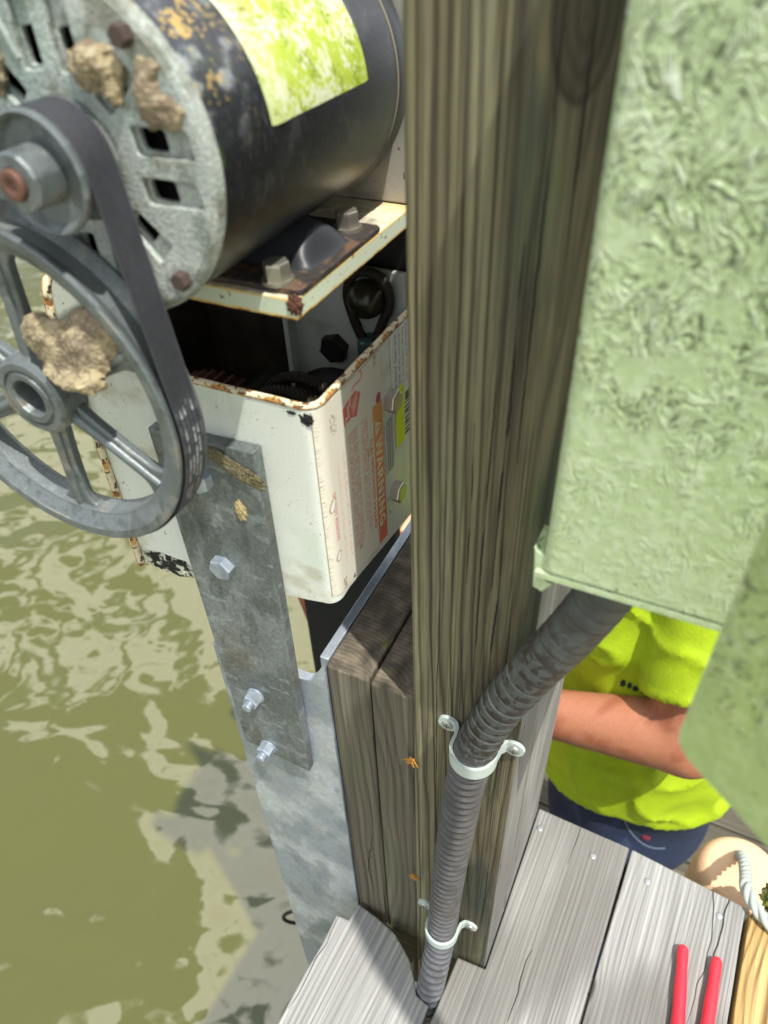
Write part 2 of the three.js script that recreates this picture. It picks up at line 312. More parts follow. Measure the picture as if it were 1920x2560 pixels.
T.plate = tex(1024, 1024, [0.3, 0.3], (u, v, o) => {            // old galvanised plate, dull with pale blooms and scratches
  const n = fbm(u, v, 5, 5, 6, 211), f = fbm(u, v, 150, 150, 2, 215), s = fbm(u, v, 24, 9, 4, 219), p = fbm(u, v, 20, 34, 5, 223), sc = fbm(u, v, 260, 30, 1, 229);
  set(o, 100, 107, 105); blend(o, 124, 131, 130, ss(0.42, 0.68, n)); blend(o, 74, 79, 76, ss(0.5, 0.72, s) * 0.5); blend(o, 150, 160, 158, ss(0.62, 0.70, p) * 0.5); blend(o, 112, 103, 86, ss(0.56, 0.8, fbm(u, v, 4, 4, 4, 231)) * 0.5); blend(o, 160, 164, 160, ss(0.84, 0.92, sc) * 0.3);
  const k = 0.88 + 0.30 * f; o[0] *= k; o[1] *= k; o[2] *= k; o[3] = 0.35 + 0.35 * f + 0.3 * p;
});
T.mint = tex(1024, 1024, [0.24, 0.24], (u, v, o) => {
  const n = fbm(u, v, 4, 4, 4, 311), f = fbm(u, v, 140, 140, 2, 315), sp = vn(u * 190, v * 190, 190, 190, 319), sp2 = vn(u * 70, v * 70, 70, 70, 323), dirt = fbm(u, v, 7, 10, 4, 331), run = fbm(u, v, 22, 2, 3, 341);
  set(o, 222, 227, 215); blend(o, 208, 218, 202, ss(0.45, 0.7, n) * 0.8); blend(o, 226, 230, 222, ss(0.5, 0.7, run) * 0.5);
  blend(o, 120, 132, 116, ss(0.9, 0.97, sp) * 0.5); blend(o, 70, 72, 60, ss(0.965, 0.985, sp2) * 0.8); blend(o, 172, 166, 138, ss(0.62, 0.85, dirt) * 0.5);
  o[3] = 0.4 + 0.25 * f + 0.2 * n;
});
T.rust = tex(512, 512, [0.08, 0.08], (u, v, o) => {             // chipped cream paint on rusty edges
  const n = fbm(u, v, 8, 8, 5, 411), m = fbm(u, v, 26, 26, 3, 415), p = fbm(u, v, 5, 5, 3, 419);
  set(o, 136, 92, 52); blend(o, 84, 50, 30, ss(0.5, 0.65, m)); blend(o, 218, 208, 176, ss(0.40, 0.52, n)); blend(o, 204, 150, 76, ss(0.52, 0.62, p) * (1 - ss(0.5, 0.62, n)) * 0.7); blend(o, 40, 26, 18, ss(0.66, 0.74, m) * 0.8); o[3] = 0.3 + 0.6 * ss(0.42, 0.58, n) + 0.2 * (m - 0.5);
});
T.platform = tex(1024, 1024, [0.16, 0.16], (u, v, o) => {
  const n = fbm(u, v, 5, 5, 5, 511), m = fbm(u, v, 34, 34, 3, 515), d = fbm(u, v, 12, 12, 4, 519);
  set(o, 214, 206, 178); blend(o, 226, 190, 118, ss(0.46, 0.68, n) * 0.85); blend(o, 168, 120, 66, ss(0.6, 0.78, n) * 0.7); blend(o, 120, 112, 98, ss(0.55, 0.75, d) * 0.6); const k = 0.85 + 0.3 * m; o[0] *= k; o[1] *= k; o[2] *= k; o[3] = m;
});
T.platedge = tex(1024, 128, [0.16, 0.0125], (u, v, o) => {       // the folded edge: mint paint, rust at the arrises; v starts at the lower arris
  const n = fbm(u, v, 40, 4, 4, 531), e = Math.min(v + 0.02, 1.02 - v) - 0.16 * (n - 0.25);
  set(o, 206, 216, 190); blend(o, 224, 178, 84, 1 - ss(0.02, 0.22, e)); blend(o, 120, 66, 32, 1 - ss(-0.01, 0.07, e)); blend(o, 110, 74, 44, ss(0.74, 0.8, n) * 0.7); o[3] = 0.4 + 0.4 * ss(0, 0.1, e);
});
T.bell = tex(1024, 1024, [0.16, 0.16], (u, v, o) => {            // cast zinc end shield
  const n = fbm(u, v, 6, 6, 5, 611), f = fbm(u, v, 150, 150, 2, 615), s = fbm(u, v, 14, 14, 4, 619), y = v * 0.16;
  set(o, 162, 168, 160); blend(o, 192, 196, 186, ss(0.5, 0.72, n)); blend(o, 108, 116, 106, ss(0.52, 0.75, s) * 0.6); blend(o, 138, 160, 148, ss(0.55, 0.75, fbm(u, v, 5, 5, 3, 631)) * 0.5); blend(o, 96, 96, 76, ss(0.58, 0.72, fbm(u, v, 9, 9, 4, 641)) * 0.5); const k = 0.86 + 0.28 * f; o[0] *= k; o[1] *= k; o[2] *= k; o[3] = 0.25 + 0.5 * f + 0.25 * s;
});
// motor shell: u = turn in degrees / 360 (0 at +x, 90 at the top), v = along the axis from the pulley end
T.shell = tex(2048, 1024, null, (u, v, o) => {
  const deg = u * 360, n = fbm(u, v, 44, 16, 5, 711), f = fbm(u, v, 400, 160, 2, 715), li = fbm(u, v, 260, 95, 4, 719) * ss(0.40, 0.58, fbm(u, v, 34, 12, 4, 720)) + 0.03, gr = fbm(u, v, 30, 14, 4, 727), sc = fbm(u, v, 90, 500, 1, 733);
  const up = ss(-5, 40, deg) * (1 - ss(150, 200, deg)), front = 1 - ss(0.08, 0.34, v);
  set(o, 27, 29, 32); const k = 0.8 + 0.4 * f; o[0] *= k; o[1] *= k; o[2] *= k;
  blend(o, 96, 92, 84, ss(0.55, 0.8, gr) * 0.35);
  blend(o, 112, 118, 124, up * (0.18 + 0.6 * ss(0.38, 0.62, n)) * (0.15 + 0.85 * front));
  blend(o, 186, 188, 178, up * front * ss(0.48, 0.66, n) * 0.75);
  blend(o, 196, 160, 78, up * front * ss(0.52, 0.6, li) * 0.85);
  blend(o, 96, 128, 44, ss(0.6, 0.75, fbm(u, v, 20, 12, 4, 741)) * ss(-25, 10, deg) * (1 - ss(20, 40, deg)) * 0.6 * front);
  blend(o, 150, 156, 160, ss(0.86, 0.93, sc) * 0.4);
  o[3] = 0.4 + 0.3 * f + 0.3 * ss(0.53, 0.6, li) * up * front;
});
T.label = tex(1024, 1024, null, (u, v, o) => {                   // paper nameplate under green algae; no print left
  const n = fbm(u, v, 7, 7, 6, 811) * 0.5 + 0.5 * fbm(u, v, 44, 44, 4, 813), m = fbm(u, v, 60, 60, 4, 815), p = fbm(u, v, 9, 9, 4, 819);
  set(o, 208, 212, 176); blend(o, 170, 188, 62, ss(0.38, 0.58, n) * (0.35 + 0.65 * ss(0.02, 0.3, u + (m - 0.5) * 0.3))); blend(o, 118, 140, 20, ss(0.5, 0.7, p) * ss(0.4, 0.6, m) * 0.8); blend(o, 226, 228, 208, ss(0.6, 0.75, m) * 0.5 * (1 - ss(0.4, 0.7, n)));
  blend(o, 120, 96, 60, ss(0.62, 0.72, fbm(u, v, 12, 12, 4, 831)) * (1 - ss(0.1, 0.32, u)) * ss(0.3, 0.55, v));
  for (const c of [0.28, 0.71]) blend(o, 84, 84, 40, (1 - ss(0.001, 0.004, Math.abs(u - c - 0.01 * (vn(v * 40, 1, 40, 9, 3) - 0.5)))) * (1 - ss(0.03, 0.1, v)));
  o[3] = 0.4 + 0.4 * m;
});
T.mud = tex(512, 512, [0.05, 0.05], (u, v, o) => {
  const n = fbm(u, v, 8, 8, 5, 911), m = fbm(u, v, 40, 40, 3, 915); set(o, 164, 150, 116); blend(o, 130, 116, 90, ss(0.45, 0.7, n)); blend(o, 92, 78, 68, ss(0.52, 0.64, fbm(u, v, 3, 3, 4, 921)) * 0.45); blend(o, 192, 182, 150, ss(0.55, 0.75, m) * 0.7); blend(o, 82, 70, 54, ss(0.7, 0.85, m) * 0.5); o[3] = n * 0.5 + m * 0.5;
});
T.cast = tex(1024, 1024, [0.12, 0.12], (u, v, o) => {            // die-cast pulleys
  const n = fbm(u, v, 7, 7, 4, 1011), f = fbm(u, v, 160, 160, 2, 1015), s = fbm(u, v, 20, 20, 3, 1019); set(o, 112, 119, 118); blend(o, 136, 142, 139, ss(0.5, 0.75, n)); blend(o, 86, 92, 90, ss(0.55, 0.78, s) * 0.6); blend(o, 152, 136, 112, ss(0.64, 0.8, n) * 0.4); const k = 0.92 + 0.16 * f; o[0] *= k; o[1] *= k; o[2] *= k; o[3] = 0.3 + 0.5 * f + 0.2 * s;
});
T.belt = tex(256, 2048, null, (u, v, o) => {                     // u across the belt, v along the loop
  const f = fbm(u, v, 30, 700, 2, 1111), n = fbm(u, v, 3, 40, 3, 1115), edge = Math.min(u, 1 - u);
  set(o, 48, 49, 53); blend(o, 66, 67, 72, n * 0.6); blend(o, 90, 92, 98, (1 - ss(0.01, 0.05, edge)) * 0.6);
  if (v > 0.73 && v < 0.85) { const e = ss(0.73, 0.75, v) * (1 - ss(0.835, 0.85, v)), line = Math.floor(u * 6), g = u * 6 - line, on = 0.25 + 0.75 * ss(0.35, 0.5, vn(v * 160, line, 160, 9, 5)); blend(o, 176, 182, 182, e * on * (line > 0 && line < 5 ? 1 : 0.35) * ss(0.12, 0.3, g) * (1 - ss(0.7, 0.88, g)) * (0.5 + 0.5 * vn(v * 700, line, 700, 9, 9))); }
  const k = 0.86 + 0.28 * f; o[0] *= k; o[1] *= k; o[2] *= k; o[3] = f;
});
{ // weathered fibreglass: bloomed glass strands combed in swirls, mould between them (line integral convolution of noise)
  const N = 1024, R = rng(1207), wn = new Float32Array(N * N), fx = new Float32Array(N * N), fy = new Float32Array(N * N), L = new Float32Array(N * N);
  for (let i = 0; i < N * N; i++) wn[i] = 0;
  for (let k = 0; k < N * N / 9; k++) { const p = R() * N | 0, q = R() * N | 0, w = R(); for (const [a, b] of [[0, 0], [1, 0], [0, 1], [1, 1]]) wn[((q + b) & 1023) * N + ((p + a) & 1023)] = w * 1.6; }
  for (let j = 0; j < N; j++) for (let i = 0; i < N; i++) { const u = i / N, v = j / N, a = fbm(u, v, 7, 12, 3, 1211) * 12 + fbm(u, v, 22, 38, 3, 1219) * 8; fx[j * N + i] = Math.cos(a); fy[j * N + i] = Math.sin(a); }
  for (let j = 0; j < N; j++) for (let i = 0; i < N; i++) {
    let t = 0; for (const d of [1, -1]) { let x = i + 0.5, y = j + 0.5; for (let k = 0; k < 20; k++) { const q = ((y | 0) & 1023) * N + ((x | 0) & 1023); t += wn[q]; x += d * fx[q] * 1.1; y += d * fy[q] * 1.1; if (x < 0) x += N; if (y < 0) y += N; } }
    L[j * N + i] = t / 40;
  }
  let mean = 0, dev = 0; for (const q of L) mean += q / (N * N); for (const q of L) dev += (q - mean) ** 2 / (N * N); dev = Math.sqrt(dev); for (let i = 0; i < N * N; i++) L[i] = 0.5 + (L[i] - mean) / dev * 0.22;
  T.sage = tex(N, N, [0.34, 0.6], (u, v, o) => {
    const i = Math.min(N - 1, u * N | 0), j = Math.min(N - 1, v * N | 0), l = cl(L[j * N + i]), n = fbm(u, v, 7, 12, 5, 1233), n2 = fbm(u, v, 26, 46, 4, 1237), n3f = fbm(u, v, 100, 180, 3, 1238), pep = fbm(u, v, 220, 390, 2, 1239), pp = vn(u * 250, v * 450, 250, 450, 1241);
    const high = ss(0.08, 0.34, v), hair = (0.25 + 0.75 * high) * ss(0.30, 0.6, n2 * 0.6 + n * 0.4), amt = Math.max(hair * ss(0.22, 0.55, n3f), 0.12);
    set(o, 176, 194, 146); blend(o, 190, 206, 168, ss(0.46, 0.66, n3f) * 0.7); blend(o, 212, 222, 198, ss(0.62, 0.95, l) * ss(0.42, 0.58, n3f) * amt); blend(o, 136, 162, 90, (1 - ss(0.1, 0.42, l)) * 0.55 * amt * ss(0.42, 0.6, n2)); blend(o, 122, 138, 98, (1 - ss(0.18, 0.42, n3f)) * amt * 0.3);
    const mould = ss(0.36, 0.58, n * 0.6 + n2 * 0.4 - 0.04 + 0.14 * high) * (1 - ss(0.30, 0.55, l)) * ss(0.50, 0.60, pep) * (0.15 + 0.85 * ss(0.05, 0.2, v));
    blend(o, 60, 70, 50, mould * 0.62); blend(o, 44, 50, 36, ss(0.95, 0.98, pp) * 0.75 * ss(0.35, 0.55, n2));
    o[3] = 0.5 + (l - 0.5) * 0.85 * amt * ss(0.25, 0.6, n2) + 0.12 * (n3f - 0.5) + 0.5 * (n2 - 0.5) * amt;
  });
}
T.conduit = tex(256, 2048, [1, 0.84], (u, v, o) => {             // u round, v metres along from the deck
  const y = v * 0.84, f = fbm(u, v, 20, 300, 2, 1311), n = fbm(u, v, 6, 60, 4, 1315), g = fbm(u, v, 24, 170, 4, 1321);
  const fr = y / 0.0108 - Math.floor(y / 0.0108); set(o, 124, 126, 130); blend(o, 100, 99, 97, ss(0.12, 0.3, y) * (1 - ss(0.5, 0.56, y))); blend(o, 82, 88, 85, ss(0.52, 0.58, y));
  const va = Math.pow(0.5 - 0.5 * Math.cos(fr * 6.283), 1.5); blend(o, 44, 41, 38, va * 0.8 * (1 - ss(0.5, 0.56, y)) * (0.55 + 0.45 * ss(0.1, 0.2, y))); blend(o, 66, 60, 53, ss(0.5, 0.62, n) * 0.3); blend(o, 58, 56, 52, (1 - ss(0, 0.12, fr)) * ss(0.52, 0.58, y) * 0.8); blend(o, 44, 36, 30, ss(0.5, 0.56, g * 0.75 + 0.25 * (1 - fr)) * ss(0.54, 0.58, y) * (1 - ss(0.68, 0.76, y)) * 0.9); const k = 0.78 + 0.2 * f; o[0] *= k; o[1] *= k; o[2] *= k; o[3] = f;  // valleys between ribs painted dark, rib shade as well as grime
});
T.cloth = tex(512, 512, [0.12, 0.12], (u, v, o) => { const k = 0.9 + 0.1 * Math.sin(u * 600) * Math.sin(v * 600) + 0.12 * (fbm(u, v, 8, 8, 4, 1411) - 0.5); set(o, 176, 204, 8, k); o[3] = fbm(u, v, 60, 60, 2, 5); });
T.denim = tex(512, 512, [0.12, 0.12], (u, v, o) => { const k = 0.75 + 0.5 * fbm(u, v, 120, 40, 2, 1421), n = fbm(u, v, 4, 4, 4, 1425); set(o, 26, 38, 64, k); blend(o, 62, 78, 108, ss(0.55, 0.8, n) * 0.6); o[3] = k; });
T.skin = tex(512, 512, [0.14, 0.14], (u, v, o) => { const n = fbm(u, v, 6, 6, 4, 1431), f = fbm(u, v, 90, 90, 2, 1435); set(o, 178, 118, 88); blend(o, 156, 92, 66, ss(0.4, 0.75, n) * 0.7); const k = 0.95 + 0.1 * f; o[0] *= k; o[1] *= k; o[2] *= k; o[3] = f; });

// ---------------------------------------------------------------- water
{
  const X0 = -8, X1 = 3, Z0 = -8, Z1 = 2.5, Y = -1.3, N = 560, M = 520, pos = [], idx = [];
  const hgt = (x, z) => {
    const e = ss(0, 1.2, Math.min(x - X0, X1 - x, z - Z0, Z1 - z));
    const a = 0.7 * x + 0.71 * z, b = -0.71 * x + 0.7 * z, wx = x + 0.12 * n3(x * 2, z * 2, 4), wz = z + 0.12 * n3(x * 2, z * 2, 9);
    return e * mix(0.34, 0.48, ss(0.9, 2.4, Math.hypot(x + 0.2, z + 0.2))) * (0.016 * Math.sin(a * 6.1 + 1.6 * n3(x * 1.3, z * 1.3, 1)) + 0.010 * Math.sin(b * 11 + a * 3 + 1.9 * n3(x * 1.7, z * 1.7, 5)) + 0.022 * n3(wx * 3.1, wz * 4.6, 2.2) + 0.010 * n3(wx * 8.2, wz * 12.1, 6.1) + 0.0032 * n3(wx * 21, wz * 27, 8.4));
  };
  const gx = (i) => { const t = i / N; return mix(X0, X1, t); }, gz = (j) => mix(Z0, Z1, j / M);
  for (let j = 0; j <= M; j++) for (let i = 0; i <= N; i++) { const x = gx(i), z = gz(j); pos.push(x, Y + hgt(x, z), z); }
  for (let j = 0; j < M; j++) for (let i = 0; i < N; i++) { const a = j * (N + 1) + i, b = a + N + 1; idx.push(a, b, a + 1, b, b + 1, a + 1); }
  const o = pos.length / 3, B = 400; pos.push(X0, Y, Z0, X1, Y, Z0, X1, Y, Z1, X0, Y, Z1, -B, Y, -B, B, Y, -B, B, Y, B, -B, Y, B);
  for (let k = 0; k < 4; k++) { const a = o + k, b = o + (k + 1) % 4, c = a + 4, d = b + 4; idx.push(a, b, c, b, d, c); }
  const g = new THREE.BufferGeometry(); g.setAttribute('position', new THREE.Float32BufferAttribute(pos, 3)); g.setIndex(idx); g.computeVertexNormals();
  const m = new THREE.MeshPhysicalMaterial({ roughness: 0.03, ior: 2.15 }); m.color.setRGB(0.100, 0.098, 0.012);
  const w = obj('water', g, m, scene); w.userData.kind = 'structure';
}

// ---------------------------------------------------------------- deck
const deck = struct('deck');
const M = {};
M.grey = mat(T.grey, { bump: 0.0009, roughness: 0.86 });
M.board = mat(T.board, { bump: 0.0011, roughness: 0.85 });
M.end = mat(T.end, { bump: 0.0012, roughness: 0.92 });
M.gold = mat(T.gold, { bump: 0.0006, roughness: 0.75 });
M.screw = plain([186, 188, 186], { roughness: 0.35, metalness: 0.85 });
function plank(poly, m, off, label, thick = 0.036) {
  const s = new THREE.Shape(poly.map(([x, z]) => new THREE.Vector2(x, -z)));
  const g = planar(extr(s, thick, 0.0018, 'y', [0, -thick, 0]), 'z', off);
  // the boards lie turned by three degrees; let the grain follow
  const p = g.attributes.position, uv = g.attributes.uv; for (let i = 0; i < p.count; i++) uv.setX(i, uv.getX(i) + 0.05 * (p.getZ(i) + 0.3));
  return obj('plank', g, m, deck, label);
}
function wavy(a, b, n, amp, seed) { return Array.from({ length: n + 1 }, (_, k) => { const t = k / n, w = k && k < n ? amp * (vn(k * 0.8, seed, 999, 99, 3) - 0.5) : 0; return [mix(a[0], b[0], t) + w, mix(a[1], b[1], t) + w * 0.4]; }); }
const p1 = plank([...wavy([-0.281, 0.6], [-0.2343, -0.279], 26, 0.0022, 3), [-0.2185, -0.2806], ...wavy([-0.2155, -0.3018], [-0.1863, -0.2966], 4, 0.001, 7), [-0.1622, -0.2902], ...wavy([-0.146, -0.280], [-0.1326, -0.2698], 3, 0.0015, 9), [-0.1235, -0.2585], [-0.1172, -0.2485], [-0.113, -0.2425], ...wavy([-0.1045, -0.2405], [-0.0968, -0.2388], 3, 0.002, 5), ...wavy([-0.0968, -0.2228], [-0.1375, 0.6], 20, 0.0014, 11)], M.grey, [0.11, 0.3], 'notched grey plank at the water side');
const p2 = plank([...wavy([-0.130, 0.6], [-0.0848, -0.2975], 24, 0.0012, 21), [-0.0526, -0.2995], [-0.0518, -0.3005], [-0.0508, -0.5106], ...wavy([-0.045, -0.5105], [0.0676, -0.507], 6, 0.0012, 23), ...wavy([0.0684, -0.505], [0.0150, 0.6], 24, 0.0012, 25)], M.grey, [0.02, 0.95]);
const p3 = plank([...wavy([0.0175, 0.6], [0.0718, -0.505], 24, 0.0012, 31), ...wavy([0.0728, -0.5065], [0.2075, -0.4925], 7, 0.0014, 33), ...wavy([0.2088, -0.4905], [0.155, 0.6], 24, 0.001, 35)], M.grey, [0.19, 0.55]);
plank([...wavy([0.1595, 0.6], [0.2135, -0.485], 20, 0.0008, 41), ...wavy([0.216, -0.489], [0.352, -0.478], 5, 0.001, 43), [0.299, 0.6]], M.gold, [0.03, 0.1], 'new yellow plank with bold curved grain');
for (const [x, z, p] of [[-0.0426, -0.4843, p2], [0.0288, -0.4774, p2], [0.0968, -0.4742, p3], [0.1815, -0.4695, p3]]) {
  const g = lathe([[0.0001, 0.0012], [0.0028, 0.0013], [0.0040, 0.0008], [0.0042, -0.001]], V3(x, 0, z), V3(0, 1, 0), 18); obj('screw', g, M.screw, p);
}
M.dark = mat(T.board, { bump: 0.001, color: new THREE.Color(0.7, 0.7, 0.7), roughness: 0.9 });
for (const [a, n] of [[[-0.2, 0.36, -0.2, -0.0375, -0.506, -0.468], 'x'], [[-0.2165, -0.1325, -0.2, -0.0375, -0.345, -0.3065], 'x'], [[-0.222, -0.184, -0.2, -0.0375, -0.29, 0.6], 'z'], [[0.3, 0.338, -0.2, -0.0375, -0.46, 0.6], 'z']]) obj('joist', planar(rbox(...a, 0.003), n), M.dark, deck);

// ---------------------------------------------------------------- lift post and the two boards beside it
{
  M.postFront = mat(T.post, { bump: 0.0026, roughness: 0.85 });
  M.greyPost = mat(T.grey, { bump: 0.0012, roughness: 0.86 });
  const post = thing('wooden_post', 'tall square weathered post with ridged grain and a knot, carrying the conduit', 'post', [-0.096, 0, -0.4]);
  const g = new RoundedBoxGeometry(0.086, 1.335, 0.2085, 3, 0.0035); g.translate(-0.096, 0.2675, -0.40575);
  const p = g.attributes.position, uv = g.attributes.uv, per = p.count / 6, nn = g.attributes.normal;
  for (let i = 0; i < p.count; i++) {
    const s = Math.floor(i / per), x = p.getX(i), y = p.getY(i), z = p.getZ(i);
    if (s < 2) uv.setXY(i, z + 0.02, y + 0.2); else if (s < 4) uv.setXY(i, x, z); else uv.setXY(i, x + 0.141, y + 0.4);
    // worn faces: very slight waviness
    const w = 0.0006 * n3(x * 30, y * 9, z * 30); p.setXYZ(i, x + w * nn.getX(i), y, z + w * nn.getZ(i));
  }
  obj('post_timber', g, [M.greyPost, M.board, M.end, M.end, M.postFront, M.board], post);
  for (const [x0, x1, top, off, l] of [[-0.2183, -0.1798, 0.4682, 0.03, 'dark weathered board against the galvanised angle post'], [-0.1782, -0.1396, 0.4665, 0.12, 'dark weathered board wedged against the tall square post']]) {
    const b = thing('timber_board', l, 'board', [(x0 + x1) / 2, -0.036, -0.45]);
    const q = planar(rbox(x0, x1, -0.036, top, -0.512, -0.3068, 0.0028), 'y', [off, 0.2]);
    const side = [], ends = [], P = q.attributes.position, Nn = q.attributes.normal;
    const pick = (want) => { const o = new THREE.BufferGeometry(); for (const k of ['position', 'normal', 'uv']) { const a = q.attributes[k], out = []; for (let i = 0; i < P.count; i += 3) { const up = (Nn.getY(i) + Nn.getY(i + 1) + Nn.getY(i + 2)) / 3 > 0.75; if (up === want) for (let t = 0; t < 3; t++) for (let c = 0; c < a.itemSize; c++) out.push(a.array[(i + t) * a.itemSize + c]); } o.setAttribute(k, new THREE.Float32BufferAttribute(out, a.itemSize)); } return o; };
    obj('board_face', pick(false), M.board, b); obj('end_grain', pick(true), M.end, b, 'cut end of the board');
  }
  M.tuft = plain([186, 134, 58], { roughness: 0.95 });
  for (const [y, s, l] of [[0.386, 0.005, 'small orange lichen tuft higher on the seam beside the post'], [0.157, 0.0036, 'small orange lichen tuft lower on the seam beside the post']]) {
    const R = rng(77 + y * 100), gs = [];
    for (let k = 0; k < 26; k++) { const a = R() * 6.28, e = R() * 1.2 - 0.3, l = s * (0.6 + R() * 1.1), d = V3(Math.cos(a) * Math.cos(e), Math.sin(a) * Math.cos(e) - 0.25, 0.35 + 0.5 * R()).normalize(), c = V3(-0.1398 + (R() - 0.5) * s, y + (R() - 0.5) * s, -0.302); gs.push(cyl(c, c.clone().addScaledVector(d, l), 0.0009, 0.0004, 5)); }
    single('lichen_tuft', join(gs), M.tuft, l, 'lichen');
  }
}

// ---------------------------------------------------------------- galvanised angle post, bolted plate
M.zinc = mat(T.zinc, { bump: 0.0002, roughness: 0.42, metalness: 0.55 });
M.plate = mat(T.plate, { bump: 0.0003, roughness: 0.55, metalness: 0.4 });
M.boltGalv = mat(T.zinc, { bump: 0.0003, roughness: 0.5, metalness: 0.5 });
{
  const a = thing('angle_post', 'pale galvanised steel angle post going down into the water beside the deck', 'steel post', [-0.3, -1.3, -0.31]);
  const s = new THREE.Shape(); s.moveTo(-0.3365, -1.5); s.lineTo(-0.3365, 0.437); s.lineTo(-0.2495, 0.437); s.bezierCurveTo(-0.238, 0.4355, -0.232, 0.441, -0.2275, 0.4525); s.lineTo(-0.2195, 0.4668); s.lineTo(-0.2195, -1.5); s.closePath();
  const front = extr(s, 0.0085, 0.0012, 'z', [0, 0, -0.3140]);
  const back = rbox(-0.2280, -0.2196, -1.5, 0.4664, -0.545, -0.3135, 0.0012);
  obj('steel_angle', join([planar(front, 'y'), planar(back, 'y', [0.07, 0.1])]), M.zinc, a);

  const p = thing('steel_plate', 'dull galvanised flat plate bolted between white gearbox housing and angle post', 'steel plate', [-0.285, 0.29, -0.3]);
  const q = new THREE.Shape(); q.moveTo(-0.3262, 0.6800); q.lineTo(-0.2418, 0.6838); q.lineTo(-0.2472, 0.2985); q.lineTo(-0.3192, 0.3060); q.closePath();
  obj('plate', planar(extr(q, 0.0098, 0.0013, 'z', [0, 0, -0.3049]), 'y'), M.plate, p);
  const Z = -0.2949;
  const bolt = (x, y, r, h, spin) => obj('bolt', planar(hexHead(V3(x, y, Z), V3(0, 0, 1), r, h, spin), 'z'), M.boltGalv, p);
  bolt(-0.2884, 0.5667, 0.0098, 0.0075, 0.2); bolt(-0.2884, 0.6508, 0.0098, 0.0078, 0.55);
  for (const [x, y, sp] of [[-0.2895, 0.4010, 0.1], [-0.2901, 0.3160, 0.4]]) {
    const nut = obj('nut', planar(hexHead(V3(x, y, Z), V3(0, 0, 1), 0.0080, 0.0088, sp, 0.0088), 'z'), M.boltGalv, p);
    const th = []; for (let k = 0; k <= 12; k++) th.push([0.0044 + (k % 2 ? 0.0004 : 0), 0.008 + k * 0.00068]); th.push([0.0036, 0.0170], [0.0001, 0.0170]);
    obj('bolt_thread', planar(lathe(th, V3(x, y, Z), V3(0, 0, 1), 20), 'z'), M.boltGalv, nut);
  }
  M.mud = mat(T.mud, { bump: 0.0022, roughness: 0.97 });
  single('mud_patch', lump(V3(-0.2612, 0.6300, -0.2952), 0.0042, 0.0085, 0.0022, 0.4, 2.1, 4, 3), plain([172, 156, 112], { roughness: 0.97 }), 'small tan mud patch on the galvanised plate below its top corner', 'mud');
  M.flake = mat(T.mud, { bump: 0.0014, roughness: 0.9, color: new THREE.Color(0.62, 0.66, 0.56) });
  // peeled scale at the top corner of the plate: overlapping ragged flakes
  const R = rng(9), gs = [];
  for (let k = 0; k < 9; k++) { const f = lump(V3(0, 0, 0), 0.008 + R() * 0.009, 0.0028 + R() * 0.002, 0.0007, 0.55, 2.2, k * 3.3, 2); f.rotateY((R() - 0.5) * 0.25); f.rotateZ(-0.46 + (R() - 0.5) * 0.3); const t = R() - 0.5; f.translate(-0.264 + t * 0.028 + (R() - 0.5) * 0.005, 0.6695 - t * 0.013 + (R() - 0.5) * 0.008, -0.2945 + R() * 0.0008); gs.push(f); }
  const sc = obj('scale', join(gs), M.flake, p, 'peeling greenish scale at the plate top'); sc.userData.kind = 'stuff';
}

